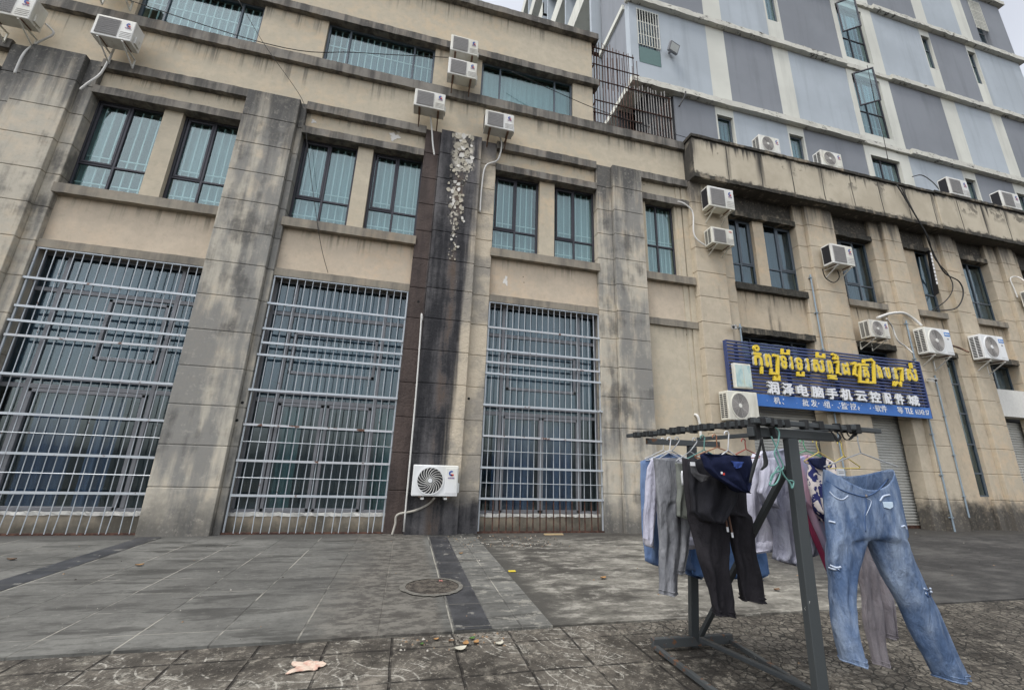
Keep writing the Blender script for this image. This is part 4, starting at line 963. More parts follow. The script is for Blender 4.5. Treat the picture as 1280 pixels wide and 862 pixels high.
letter('ទ', (548, 222), (632, 362), Z1); strokes([[(580, 170), (580, 205), (640, 212), (640, 180)]], Z1, 0.051)
letter('រ', (640, 232), (692, 368), Z1); letter('ទ', (698, 240), (785, 378), Z1); strokes([[(735, 395), (735, 418), (785, 422), (785, 395)]], Z1, 0.054)
letter('រ', (796, 250), (852, 385), Z1); letter('ស', (862, 258), (1000, 398), Z1); strokes([[(925, 205), (925, 236), (988, 245), (988, 218)]], Z1, 0.051)
letter('ព', (28, 210), (110, 362), Z2); strokes([[(65, 380), (130, 385), (70, 405), (140, 415)]], Z2, 0.051)
strokes([[(105, 150), (130, 160), (120, 195), (155, 200), (150, 175)], [(130, 235), (160, 232), (160, 350), (185, 365)]], Z2, 0.054)
letter('ដ', (190, 230), (292, 378), Z2); strokes([[(310, 250), (345, 245), (340, 365), (362, 378)]], Z2, 0.060)
strokes([[(362, 265), (395, 260), (400, 445), (480, 452), (480, 425)]], Z2, 0.063)
letter('គ', (415, 280), (500, 405), Z2); strokes([[(440, 235), (440, 215), (520, 210), (545, 235), (555, 455), (505, 455)], [(415, 262), (480, 265)]], Z2, 0.060)
letter('ង', (560, 258), (645, 412), Z2); letter('ប', (650, 285), (735, 418), Z2); letter('ន', (745, 290), (812, 428), Z2)
strokes([[(770, 450), (770, 485), (800, 452), (835, 490), (838, 455)]], Z2, 0.051); strokes([[(815, 305), (850, 305), (855, 430)]], Z2, 0.060)
letter('ស', (880, 300), (1028, 445), Z2); strokes([[(945, 255), (952, 290)]], Z2, 0.060)
WL = [mt['letter_white'], mt['letter_side']]
for ch, a, b in (('润', (425, 470), (553, 612)), ('泽', (570, 488), (695, 622)), ('电', (712, 505), (838, 632)), ('脑', (858, 518), (990, 648)), ('手', (1000, 535), (1130, 662))): letter(ch, a, b, Z1, 'white_letter', .014, WL)
for ch, a, b in (('机', (178, 510), (318, 655)), ('云', (338, 535), (478, 665)), ('控', (490, 542), (630, 680)), ('配', (645, 560), (745, 690)), ('件', (768, 568), (882, 698)), ('城', (900, 582), (1045, 712))): letter(ch, a, b, Z2, 'white_letter', .014, WL)
for ch, x in (('机', 8.95), ('、', 9.20), ('批', 9.85), ('发', 10.12), ('组', 10.55), ('、', 10.98), ('监', 11.12), ('控', 11.42), ('、', 11.66), ('软', 12.28), ('件', 12.5), ('等', 13.08)):
    mb = MB(); sm_ = ch == '、'
    glyph_into(mb, ch, x, x + (.06 if sm_ else .2), 3.05, 3.1 if sm_ else 3.235, 8.652, 8.662, .008); mb.build('strip_letter', WL, sg)
mb = MB(); glyph_into(mb, 'TLE', 13.36, 13.64, 3.06, 3.22, 8.652, 8.662, .02); mb.build('strip_letter', WL, sg)
mb = MB(); glyph_into(mb, '61343: 57', 13.74, 14.25, 3.06, 3.20, 8.652, 8.662, .008); mb.build('strip_letter', WL, sg)
fr_ = MB()
for i in range(34):     # remnants of peeled letters
    x = random.uniform(8.3, 13.0); zc = random.uniform(3.07, 3.2); a = random.uniform(.01, .035); fr_.poly([(x, zc), (x + a, zc + a * .4), (x + a * 1.3, zc + a * 1.2), (x + a * .2, zc + a)], 8.653, 8.661)
fr_.build('peeled_letter_scraps', mt['letter_white'], sg)
# small picture light box on the sign
a0 = at(917, 452, 8.56); a1 = at(942, 486, 8.56)
pb = thing('light_box', 'small pale teal picture box fixed on the left of the navy sign', 'sign', ((a0.x + a1.x) / 2, 8.6, a1.z))
MB().box(a0.x, a1.x, 8.56, 8.67, a1.z, a0.z - .02).build('box_body', mt['ac_white'], pb, bevel=.02)
def picture():
    M = Mat('faded_phone_picture', .4); x, y, z = M.xyz(); n = M.noise(2.2, 4, (1.6, 1, .7))
    col = M.mix(M.ss(n, .38, .6), (.16, .36, .42), (.50, .60, .56)); col = M.mix(M.mul(M.ss(M.noise(3, 3, (1, 1, .5), loc=(4, 1, 1)), .55, .7), .5), col, (.55, .55, .25))
    M.color(col); return M.m
PIC = picture(); wd = (a1.x - a0.x)
MB().box(a0.x + .03, a0.x + wd * .48, 8.553, 8.565, a1.z + .04, a0.z - .07).build('picture', PIC, pb); MB().box(a0.x + wd * .53, a1.x - .03, 8.553, 8.565, a1.z + .04, a0.z - .07).build('picture', PIC, pb)

# ------------------------------------------------------------------ ground bits
mh = thing('manhole_cover', 'round rust brown manhole cover with a pale cracked concrete collar', 'manhole', (.43, 5.42, 0))
def annulus(r0, r1, z, jit, n=40):
    mb = MB(); vs = []
    for k in range(n):
        a = 2 * math.pi * k / n; j = random.uniform(-jit, jit); vs += [(.43 + r0 * math.cos(a), 5.42 + r0 * math.sin(a), z), (.43 + (r1 + j) * math.cos(a), 5.42 + (r1 + j) * math.sin(a), z - .003)]
    mb.addf(vs, [(2 * k, 2 * k + 1, (2 * k + 3) % (2 * n), (2 * k + 2) % (2 * n)) for k in range(n)]); return mb
cm_ = Mat('rusty_cover', .9); n1 = cm_.noise(12, 6); n2 = cm_.voro(28); cm_.color(cm_.mix(cm_.ss(n1, .4, .6), (.045, .039, .033), (.115, .1, .082))); cm_.bump(cm_.ss(n2, .02, .1), .01, 1)
d_ = MB(); d_.addf([(.43 + .30 * math.cos(a), 5.42 + .30 * math.sin(a), .012) for a in (2 * math.pi * k / 40 for k in range(40))], [tuple(range(40))]); d_.build('cover', cm_.m, mh)
annulus(.305, .36, .016, .015).build('collar', plain('crumbled_collar', (.13, .124, .108), .9, 0, .8, 18), mh)
def crumple(name, label, cat, c, r, mat, h=.03, n=14, asp=(1, 1), tagit=True):
    bm = bmesh.new(); bmesh.ops.create_grid(bm, x_segments=n, y_segments=n, size=1)
    for v in bm.verts:
        x, y = v.co.x, v.co.y; a = math.atan2(y, x); q = 1 + .18 * math.sin(3 * a + c[0] * 9) + .12 * math.sin(5 * a + 1)
        v.co = Vector((c[0] + x * r * asp[0] * q, c[1] + y * r * asp[1] * q, c[2] + .006 + h * (abs(math.sin(x * 4 + y * 2.3 + c[0])) * .5 + abs(math.sin(x * 1.7 - y * 5.1)) * .5)))
    me = bpy.data.meshes.new(name); bm.to_mesh(me); bm.free(); me.materials.append(mat); o = bpy.data.objects.new(name, me); COL.objects.link(o)
    o.modifiers.new('thick', 'SOLIDIFY').thickness = .003
    return tag(o, label, cat)
rag = Mat('pale_pink_cloth', .9); rn = rag.noise(14, 5); rag.color(rag.mix(rag.ss(rn, .45, .65), (.52, .42, .34), (.46, .28, .22)))
p = ground_at(384, 830); crumple('rag', 'crumpled pale pink rag lying on the scalloped tiles', 'rag', (p.x, p.y, -.02), .085, rag.m, .012, 16, (1.15, .85))
leafm = [plain('dry_leaf', (.30, .17, .07), .8, 0, .3, 20), plain('pale_leaf', (.42, .40, .33), .8, 0, .2, 20), plain('green_leaf', (.06, .13, .03), .8, 0, .3, 20), plain('brown_leaf', (.14, .085, .05), .8, 0, .3, 20)]
def leaf(p, l, ang, mat, label, z=-.02):
    mb = MB(); n = 7; vs = []; ca, sa = math.cos(ang), math.sin(ang)
    for i in range(n + 1):
        t = i / n; wv = .32 * l * math.sin(math.pi * t) ** .8; u = (t - .5) * l; zz = .008 + .10 * l * (2 * t - 1) ** 2
        for q in (-1, 0, 1): vs.append((p.x + u * ca - q * wv * sa, p.y + u * sa + q * wv * ca, z + zz + (abs(q) * .12 * l)))
    mb.addf(vs, [(3 * i + q, 3 * i + q + 1, 3 * i + q + 4, 3 * i + q + 3) for i in range(n) for q in (0, 1)])
    o = mb.build('leaf', mat, None, smooth=True); return tag(o, label, 'leaf', 'fallen leaves on the pavement')
for (x, y, l, a, k, lb) in ((575, 813, .11, .2, 1, 'largest pale curled leaf below the dark strip'), (582, 806, .08, 1.2, 0, 'orange brown leaf standing against the pale curled leaf'), (595, 804, .07, .9, 0, 'brown leaf right of the green sprig'),
        (590, 799, .06, .4, 2, 'small green leaf in the litter by the dark strip'), (545, 800, .05, .3, 0, 'small orange leaf left of the litter'), (563, 802, .05, .8, 3, 'dull brown leaf in the litter'), (624, 806, .08, .1, 1, 'thin pale leaf right of the litter'), (527, 806, .04, .9, 2, 'tiny green leaf at the slab edge')):
    leaf(ground_at(x, y, -.02), l, a, leafm[k], lb)
for (x, y, l, a, k, lb) in ((174, 707, .09, .5, 0, 'tan leaf alone on the grey slabs'), (754, 723, .10, .3, 0, 'orange brown leaf on the pale concrete'), (14, 700, .10, .1, 3, 'reddish leaf by the left edge of the slabs'), (576, 692, .07, .2, 0, 'small orange leaf beside the dark strip'), (971, 738, .1, .2, 3, 'dark leaf on the concrete under the clothes')):
    leaf(ground_at(x, y), l, a, leafm[k], lb, 0)
p = ground_at(640, 714); tag(MB().box(p.x - .05, p.x + .05, p.y - .025, p.y + .025, .0, .014).build('wrapper', plain('yellow_wrapper', (.62, .48, .05), .5), None, bevel=.006), 'bright yellow wrapper on the dirty concrete', 'wrapper')
p = ground_at(692, 668); tag(MB().box(p.x - .2, p.x + .2, p.y - .04, p.y + .04, 0, .02).build('wood_strip', plain('tan_wood', (.42, .32, .18), .8), None), 'tan strip of wood at the foot of the rusty grille', 'wood')
p = ground_at(551, 728); crumple('scrap', 'tiny red and white scrap beside the manhole', 'scrap', (p.x, p.y, 0.012), .02, plain('red_scrap', (.32, .14, .12), .7, 0, .4, 30), .012, 5)
gm = MB(); rr = random.uniform
for k in range(420):
    if k < 50: x, y = rr(-6, 1.4), rr(4.2, 8.7)
    elif k < 260: x, y = rr(.8, 3), rr(7.6, 8.7)
    elif k < 330: x, y = rr(.1, 1.0), rr(3.8, 4.1)
    else: x, y = rr(2, 13), rr(3.0, 9)
    z = 0 if y > 4.14 else -.02; a = rr(.006, .022); b = rr(0, 3)
    vs = [(x + a * math.cos(b + i * 1.57) * rr(.6, 1.2), y + a * math.sin(b + i * 1.57) * rr(.6, 1.2), z - .002) for i in range(4)] + [(x, y, z + a * .6)]
    gm.mat((1, 2, 2, 1, 0)[k % 5]).addf(vs, [(0, 1, 4), (1, 2, 4), (2, 3, 4), (3, 0, 4)])
o = gm.build('grit', [plain('pale_grit', (.34, .32, .28), .9), plain('dark_grit', (.04, .035, .03), .9), plain('brown_grit', (.2, .14, .09), .9)])
o['kind'] = 'stuff'; tag(o, 'small stones and crumbs scattered over the pavement', 'grit', kind='stuff')

# ------------------------------------------------------------------ clothes rack
mt['rack'] = plain('dark_grey_rack_paint', (.055, .061, .064), .5, .2, .2, 14)
def rack_rust():
    M = Mat('rust_edged_rack_paint', .6, .2); n = M.noise(16, 6); n2 = M.noise(60, 3)
    c = M.mix(M.ss(n, .55, .66), (.065, .071, .073), (.15, .075, .04)); M.color(M.mix(M.ss(n2, .7, .74), c, (.4, .4, .38))); return M.m
mt['rack_rust'] = rack_rust()
mt['rack_post'] = Mat('chipped_rack_post', .45, .2)
_m = mt['rack_post']; _n = _m.noise(22, 4); _m.color(_m.mix(_m.ss(_n, .70, .73), (.055, .062, .065), (.42, .42, .40))); mt['rack_post'] = _m.m
rk = thing('clothes_rack', 'dark grey welded steel clothes rack with two posts and rust edged floor rails', 'clothes rack', (2.4, 2.8, 0))
Zt = 1.70
def rbar(n, p, q, w_, h_=None, m_='rack', bv=.004): return MB().bar(p, q, w_, h_).build(n, mt[m_], rk, bevel=bv)
rbar('base_bar', (2.10, 3.52, .045), (2.86, 3.52, .04), .045, .07, 'rack_rust')
rbar('base_rail', (2.12, 3.50, .02), (2.13, 1.95, .02), .036, .034, 'rack_rust'); rbar('base_rail', (2.84, 3.50, .02), (2.76, 1.95, .02), .036, .034, 'rack_rust')
rbar('base_bar', (2.08, 1.98, .045), (2.80, 1.98, .045), .05, .085, 'rack_rust')
rbar('base_stay', (2.51, 3.46, .075), (2.78, 2.5, .055), .04, .03)
rbar('post', (2.50, 3.54, 0), (2.44, 3.28, 1.62), .066, .066, 'rack_post'); rbar('post', (2.165, 2.06, 0), (2.20, 2.05, 1.625), .058, .058, 'rack_post')
rbar('brace', (2.49, 3.42, .12), (2.22, 2.12, 1.46), .035, .035)
rbar('arm', (2.0, 3.28, 1.645), (2.72, 3.28, 1.645), .045, .05, 'rack_rust'); rbar('arm', (1.93, 2.06, 1.655), (2.57, 2.10, 1.655), .045, .055)
rbar('top_bar', (1.97, 3.55, Zt), (1.985, 1.97, Zt + .015), .034, .032); rbar('top_bar', (2.68, 3.5, Zt), (2.6, 1.97, Zt + .01), .034, .032)
rbar('top_bar', (1.90, 2.0, Zt + .012), (2.83, 2.0, Zt - .002), .034, .028)
mt['strap'] = plain('black_webbing', (.018, .019, .02), .75, 0, .3, 30)
st = thing('strap', 'black webbing strap wound round the top bars of the clothes rack with loose ends', 'strap', (1.98, 2.5, Zt))
def wrap(p, q, t0, t1, n, w_=.03, slant=.01, th=.040):
    p = Vector(p); q = Vector(q); d = (q - p).normalized()
    for i in range(n):
        c = p.lerp(q, t0 + (t1 - t0) * (i + random.uniform(-.2, .2)) / max(1, n - 1)); k = random.uniform(.8, 1.2)
        MB().bar(c - d * w_ * .5 * k + Vector((0, 0, random.uniform(-.005, .003))), c + d * w_ * .5 * k + Vector((random.uniform(-slant, slant), 0, random.uniform(-.004, .004))), th + random.uniform(-.004, .012), th + random.uniform(-.006, .02)).build('loop', mt['strap'], st, bevel=.004)
wrap((1.97, 3.55, Zt), (1.985, 1.97, Zt + .015), .08, .97, 24); wrap((1.90, 2.0, Zt + .012), (2.83, 2.0, Zt), .05, .25, 4); wrap((1.90, 2.0, Zt + .012), (2.83, 2.0, Zt), .42, .5, 2, .045, .03); wrap((1.90, 2.0, Zt + .012), (2.83, 2.0, Zt), .66, .8, 3, .04, .04)
wrap((1.93, 2.06, 1.655), (2.57, 2.10, 1.655), .05, .2, 2, .035, .01, .07)
def ribbon(pts, w_):
    pts = smooth_path(pts, 5); vs = []
    for i, p in enumerate(pts): s_ = math.sin(i * .5) * .4; o_ = Vector((math.cos(s_), math.sin(s_), 0)) * w_ / 2; vs += [p - o_, p + o_]
    mb = MB(); mb.addf(vs, [(2 * i, 2 * i + 1, 2 * i + 3, 2 * i + 2) for i in range(len(pts) - 1)]); o = mb.build('loose_end', mt['strap'], st, smooth=True); o.modifiers.new('thick', 'SOLIDIFY').thickness = .003
Ys = 2.0
ribbon([at(951, 548, Ys), at(949, 560, Ys), at(943, 580, Ys), at(937, 603, Ys)], .02); ribbon([at(951, 548, Ys), at(955, 565, Ys), at(957, 580, Ys), at(951, 587, Ys)], .025); ribbon([at(1031, 532, Ys), at(1042, 543, Ys), at(1047, 552, Ys)], .02); ribbon([at(1043, 538, Ys), at(1050, 545, Ys), at(1046, 552, Ys)], .02); ribbon([at(1050, 537, Ys), at(1056, 548, Ys), at(1062, 549, Ys), at(1068, 540, Ys)], .02); ribbon([at(1058, 538, Ys), at(1062, 545, Ys), at(1068, 545, Ys), at(1072, 538, Ys)], .016)

# ------------------------------------------------------------------ hangers
def hanger_mat(n, c): return plain(n + '_hanger_plastic', c, .4, 0, .08)
HG = 'clothes hangers on the rack'
def hanger(hx, hy, sx0, sx1, sy, Y, mat, label, lower=True):
    """hook at (hx,hy), shoulders sx0..sx1 at height sy in photo measure, all on the upright plane Y"""
    t = thing('clothes_hanger', label, 'hanger', at(hx, hy, Y), HG)
    r = .0042; top = at(hx, hy, Y); neck = at((sx0 + sx1) / 2, hy + (sy - hy) * .55, Y)
    hk = [top + Vector((-.018, 0, -.012)), top + Vector((-.012, 0, .006)), top + Vector((.006, 0, .012)), top + Vector((.018, 0, -.004)), top + Vector((.014, 0, -.025)), neck]
    MB().tube(smooth_path(hk, 5), r, 6).build('hook', mat, t, smooth=True)
    a, b = at(sx0, sy, Y), at(sx1, sy, Y)
    MB().tube([a, neck, b] if not lower else [neck, a, a + Vector((.01, 0, -.012)), b + Vector((-.01, 0, -.012)), b, neck], r, 6).build('arms', mat, t)
    return t
HW = hanger_mat('white', (.62, .63, .64)); HGY = hanger_mat('grey', (.36, .37, .38)); HT = hanger_mat('teal', (.12, .26, .235)); HO = hanger_mat('orange', (.27, .12, .065)); HR = hanger_mat('red', (.28, .05, .04)); HY = hanger_mat('yellow', (.42, .33, .09)); HGN = hanger_mat('green', (.10, .30, .17))
hanger(828, 549, 806, 852, 573, 3.35, HW, 'white hanger holding the blue denim shirt at the far left of the rack')
hanger(836, 548, 812, 862, 574, 3.15, HW, 'white hanger carrying the lavender hoodie')
hanger(846, 548, 820, 860, 575, 2.95, HGY, 'grey hanger clipped to the grey trousers')
hanger(868, 549, 845, 880, 576, 2.8, HGY, 'grey hanger with the olive garment')
hanger(878, 546, 855, 905, 575, 2.68, HT, 'teal hanger inside the black trousers')
hanger(893, 545, 868, 925, 570, 2.62, HO, 'orange brown hanger behind the black shirt')
hanger(908, 541, 885, 935, 580, 2.4, HW, 'white hanger with a long hook inside the navy shirt')
hanger(929, 550, 915, 950, 570, 2.9, HR, 'red hanger above the pale lavender sweatshirt')
hanger(1002, 551, 985, 1030, 572, 2.75, HGN, 'green hanger with the pink striped shirt, behind the front post')
hanger(1018, 551, 1005, 1042, 576, 2.6, HY, 'yellow hanger with the floral shirt')
hanger(1049, 553, 1035, 1075, 583, 2.5, HY, 'yellow hanger just left of the big wire hanger, nothing else on it')
hanger(1069, 545, 1030, 1122, 583, 2.06, HGY, 'wide grey wire hanger holding the ripped blue jeans', False)
def tangle(pts, label): tag(tube_part('clothes_hanger', [at(x, y, 2.0) for x, y in pts], .0045, HT, None, 6, 5), label, 'hanger', HG)
tangle([(969, 534), (974, 540), (972, 555), (968, 566), (973, 580), (975, 592), (970, 604), (962, 606), (965, 598), (973, 583), (980, 594), (988, 604), (990, 610), (992, 602), (987, 600)], 'bent teal hanger dangling tangled against the front post')
tangle([(964, 545), (969, 556), (974, 570), (979, 585), (966, 592), (963, 600)], 'second teal hanger twisted into the bent one at the front post')

# ------------------------------------------------------------------ garments
def cloth(name, c, c2=None, fold=.012, rough=.95, fade_highlight=None, sc=1):
    M = Mat(name, rough, 0, .15); n = M.noise(3.2 * sc, 5); n2 = M.noise(9 * sc, 7, (1.5, 1.5, .55), dist=.25, rough=.55); n3 = M.noise(16, 5, (1.2, 1.2, .45), loc=(3, 3, 3), dist=.5); n4 = M.noise(240, 2)
    c2 = c2 or tuple(min(1, v * 1.25) for v in c)
    col = M.mix(M.ss(n, .32, .68), c, c2)
    if fade_highlight: col = M.mix(M.mul(M.ss(M.add(M.mul(n2, .6), M.mul(M.noise(2.6, 4, (1.3, 1.3, .8), loc=(8, 2, 4)), .4)), .40, .66), .85), col, fade_highlight)  # pale patches: denim fading, plus crease highlights painted into the cloth colour
    col = M.mix(M.mul(M.ss(n4, .4, .6), .12), col, tuple(v * .6 for v in c))
    M.color(col); M.bump(M.add(M.add(n2, n3), M.mul(n4, .05)), fold, .75); return M
def seam_noise(z, k): return math.sin(z * 23 + k) * .5 + math.sin(z * 51 + 2.1 * k) * .5
def poly_rows(poly, n):
    ys = [p[1] for p in poly]; y0, y1 = min(ys) + .01, max(ys) - .01; out = []
    for i in range(n + 1):
        y = y0 + (y1 - y0) * i / n; xs = []
        for (a, b) in zip(poly, poly[1:] + poly[:1]):
            if (a[1] - y) * (b[1] - y) <= 0 and a[1] != b[1]: xs.append(a[0] + (b[0] - a[0]) * (y - a[1]) / (b[1] - a[1]))
        if len(xs) >= 2: out.append((y, min(xs), max(xs)))
    return out
def ring_pts(row, Y, t, M_, ph, k, amp, frac):
    y, xl, xr = row; a = at(xl, y, Y); b = at(xr, y, Y); c = (a + b) / 2; hw = (b - a) / 2; pts = []
    for i in range(M_):
        an = 2 * math.pi * i / M_; ca, sa = math.cos(an), math.sin(an)
        ex = math.copysign(abs(ca) ** .85, ca)
        f = amp * (.3 + frac) * (math.sin(ex * k + ph + .8 * math.sin(frac * 2.6 + ph)) + .55 * math.sin(ex * k * 2.3 + ph * 2 + frac * 1.6) + .22 * math.sin(frac * 9 + ex * 3.5 + ph) + .6 * (1 - abs(math.sin(frac * 3.5 + ex * 4 + ph * 3))) ** 3)
        pts.append(c + hw * ex + Vector((0, -t * sa - f * (1 if abs(sa) > .25 else .4), 0)))
    return pts
def garment(name, label, cat, poly, Y, t, mat, k=7, amp=.018, n=30, group=None, thick=.004, parent=None):
    M_ = 36; rows_ = poly_rows(poly, n); ph = random.random() * 6; mb = MB(); vs = []
    for i, r in enumerate(rows_):
        fr = i / (len(rows_) - 1); tt = t * (.45 + .55 * min(1, fr * 4))
        e = .8 * seam_noise(fr * .35, ph); vs += ring_pts((r[0], r[1] + e, r[2] - e * .6), Y, tt, M_, ph, k, amp, fr)
    fs = [(i * M_ + q, i * M_ + (q + 1) % M_, (i + 1) * M_ + (q + 1) % M_, (i + 1) * M_ + q) for i in range(len(rows_) - 1) for q in range(M_)]
    mb.addf(vs, fs); o = mb.build(name, mat, parent, smooth=True)
    if thick: s_ = o.modifiers.new('thick', 'SOLIDIFY'); s_.thickness = thick; s_.offset = -1
    if label: tag(o, label, cat, group)
    return o
def trousers(name, label, hip, left, right, Y, t, mat, sag=0.0, amp=.010, group=None, tl=.05):
    """one shell: hip rings that split at the crotch into two leg tubes; rows are (y, xl, xr)"""
    M_ = 32; C_ = 7; ph = random.random() * 6; vs = []; fs = []; ends_ = []
    def dense(rows_, n):
        out = []
        for i in range(n + 1):
            y = rows_[0][0] + (rows_[-1][0] - rows_[0][0]) * i / n
            for a, b in zip(rows_[:-1], rows_[1:]):
                if a[0] <= y <= b[0] + 1e-6:
                    q = (y - a[0]) / (b[0] - a[0]); q = q; out.append((y, a[1] + (b[1] - a[1]) * q, a[2] + (b[2] - a[2]) * q)); break
        return out
    hp = dense(hip, 14)
    for i, r in enumerate(hp):
        fr = i / (len(hp) - 1); pts = ring_pts(r, Y, t * (.8 + .2 * fr), M_, ph, 4, amp * .8, fr * .6)
        if sag:
            for q in range(M_):
                sa = math.sin(2 * math.pi * q / M_); pts[q] = pts[q] + Vector((0, 0, -(sag * (1 if sa > 0 else .38) * (1 - abs(math.cos(2 * math.pi * q / M_)) ** 1.6)) * (1 - fr) ** 1.3))
        vs += pts
    fs += [(i * M_ + q, i * M_ + (q + 1) % M_, (i + 1) * M_ + (q + 1) % M_, (i + 1) * M_ + q) for i in range(len(hp) - 1) for q in range(M_)]
    base = (len(hp) - 1) * M_; fm, bm_ = vs[base + 8], vs[base + 24]; cr = []
    for i in range(1, C_ + 1):
        f = i / (C_ + 1); cr.append(len(vs)); vs.append(fm.lerp(bm_, f) + Vector((0, 0, -.02 * math.sin(f * math.pi))))
    for side, rows_ in ((0, left), (1, right)):
        if side == 0: ring = [base + q for q in range(8, 25)] + cr[::-1]
        else: ring = [base + (q % M_) for q in range(24, 41)] + cr
        N = len(ring); off = .5 if side == 0 else 1.5
        angs = [(off + i / 16) * math.pi for i in range(17)] + [(off + 1 + (i + 1) / (C_ + 1)) * math.pi for i in range(C_)]
        prev = ring; dr = dense(rows_, 34)[1:]
        for i, r in enumerate(dr):
            fr = (i + 1) / len(dr); y, xl, xr = r; a, b = at(xl, y, Y), at(xr, y, Y); c = (a + b) / 2; hw = (b - a) / 2; cur = []; bl_ = min(1, fr * 2.2)
            for an in angs:
                ca, sa = math.cos(an), math.sin(an)
                f = amp * (math.sin(ca * 4.5 + ph + side * 2 + fr * 2.2) + .7 * math.sin(ca * 9 + fr * 3.5 + ph * 2) + .3 * math.sin(fr * 13 + ca * 5 + ph) * (1 - fr) + .35 * math.sin(fr * 11 - ca * 6 + ph) + .55 * (1 - abs(math.sin(fr * 8 + ca * 3.2 + ph * 3))) ** 3)
                cur.append(len(vs)); vs.append(c + hw * ca * (1 + .025 * math.sin(fr * 14 + ph + ca)) + Vector((.003 * math.sin(fr * 9 + ph * 2), -(tl * bl_ + t * .8 * (1 - bl_)) * sa - f, .003 * math.sin(an * 3))))
            fs += [(prev[q], prev[(q + 1) % N], cur[(q + 1) % N], cur[q]) for q in range(N)]; prev = cur
        ends_.append(prev)
    hems = []
    for ends in ends_: hems.append([vs[q] for q in ends])
    mb = MB(); mb.addf(vs, fs); o = mb.build(name, mat, None, smooth=True)
    for hv in hems: MB().tube([q + Vector((0, -.001, .022)) for q in hv], .0032, 5, True).build('hem_seam', mat, o, smooth=True); MB().tube(hv, .0045, 6, True).build('hem', mat, o, smooth=True)
    s_ = o.modifiers.new('smooth', 'SUBSURF'); s_.levels = 1; s_.render_levels = 1
    s_ = o.modifiers.new('thick', 'SOLIDIFY'); s_.thickness = .004; s_.offset = -1
    return tag(o, label, 'trousers', group)
GC = 'clothes drying on the rack'
c_denim_shirt = cloth('blue_denim_shirting', (.05, .085, .18), (.09, .145, .28), .022, fade_highlight=(.17, .24, .38)).m
c_lav = cloth('pale_lavender_jersey', (.36, .36, .44), (.46, .46, .54), .024).m
c_lav2 = cloth('off_white_lavender_fleece', (.44, .44, .53), (.54, .54, .62), .024).m
c_grey = cloth('washed_grey_cotton', (.105, .11, .125), (.17, .175, .19), .028, fade_highlight=(.26, .265, .28)).m
c_olive = cloth('olive_grey_cotton', (.11, .12, .11), (.17, .18, .16), .012).m
c_hood = cloth('heather_grey_fleece', (.30, .29, .33), (.38, .37, .40), .010).m
c_black = cloth('black_brown_jersey', (.016, .015, .018), (.030, .028, .032), .022).m
c_black2 = cloth('black_jersey', (.014, .014, .018), (.026, .026, .03), .012).m
c_navy = cloth('deep_navy_jersey', (.008, .011, .032), (.016, .021, .055), .012).m
c_gd = cloth('grey_lavender_denim', (.17, .175, .23), (.26, .265, .33), .028, fade_highlight=(.36, .37, .44)).m
c_taupe = cloth('taupe_cotton', (.19, .17, .185), (.27, .245, .26), .026, fade_highlight=(.36, .33, .345)).m
c_jean = cloth('faded_blue_denim', (.055, .092, .175), (.11, .165, .275), .03, fade_highlight=(.29, .355, .46)).m
def stripe():
    M = Mat('pink_blue_striped_jersey', .95, 0, .15); x, y, z = M.xyz(); n = M.noise(8, 5, (1, 1, .4), dist=1.5)
    f = M.math('FRACT', M.add(M.mul(x, 9), M.mul(z, 1.2))); col = M.mix(M.ss(f, .2, .8), (.40, .26, .33), (.27, .28, .40)); M.color(M.mix(M.ss(f, .85, 1), col, (.40, .26, .33))); M.bump(n, .012, .7); return M.m
def floral():
    M = Mat('navy_floral_cotton', .95, 0, .15); n = M.noise(11, 3, dist=1.8); n2 = M.noise(8, 5, (1, 1, .4)); M.color(M.mix(M.ss(n, .49, .52), (.58, .53, .50), (.025, .03, .11))); M.bump(n2, .01, .6); return M.m
# far (left) group
garment('denim_shirt', 'long blue denim shirt, farthest left on the rack', 'shirt', [(822, 569), (838, 566), (858, 570), (868, 580), (884, 640), (884, 719), (870, 721), (826, 707), (806, 704), (801, 640), (800, 575)], 3.38, .05, c_denim_shirt, 6, .02, group=GC)
garment('hoodie', 'pale lavender hoodie with its sleeve hanging between denim and grey trousers', 'hoodie', [(815, 572), (850, 572), (868, 590), (872, 640), (871, 684), (826, 684), (822, 640), (810, 600)], 3.2, .05, c_hood, 6, .016, group=GC)
o = bpy.data.objects['hoodie']
garment('sleeve', None, None, [(815, 573), (826, 578), (823, 610), (819, 640), (816, 672), (814, 682), (805, 681), (805, 660), (806, 620), (808, 585)], 3.08, .035, c_lav, 4, .008, parent=o)
garment('cuff', None, None, [(804, 672), (817, 674), (815, 684), (807, 682)], 3.075, .03, c_hood, 4, .002, n=6, parent=o)
garment('hem', None, None, [(850, 668), (873, 667), (873, 680), (850, 680)], 3.18, .055, c_lav, 4, .004, n=6, parent=o)
trousers('grey_trousers', 'washed grey trousers with elastic waist, left of the black ones', [(572, 817, 846), (590, 819, 856), (625, 821, 864)], [(625, 821, 848), (660, 823, 850), (700, 825, 849), (741, 824, 847)], [(625, 846, 864), (655, 847, 862), (690, 846, 858), (715, 842, 853)], 2.95, .07, c_grey, .01, .012, GC, .045)
garment('olive_shorts', 'small olive grey shorts squeezed between grey and black trousers', 'shorts', [(844, 578), (866, 578), (872, 620), (872, 652), (845, 645), (846, 610)], 2.84, .04, c_olive, 5, .012, group=GC)
tag(garment('care_label', 'x', 'x', [(851, 588), (855, 588), (856, 606), (852, 606)], 2.78, .004, mt['letter_white'], 3, .001, n=5), 'long white care label strip hanging on the olive shorts', 'label')
garment('blue_jeans_folded', 'dark blue jeans half hidden behind black trousers, legs ending side by side', 'jeans', [(862, 640), (940, 640), (958, 690), (962, 717), (945, 722), (905, 715), (880, 721), (866, 719)], 3.3, .05, cloth('mid_blue_denim', (.05, .10, .22), (.11, .19, .36), .014).m, 9, .022, group=GC)
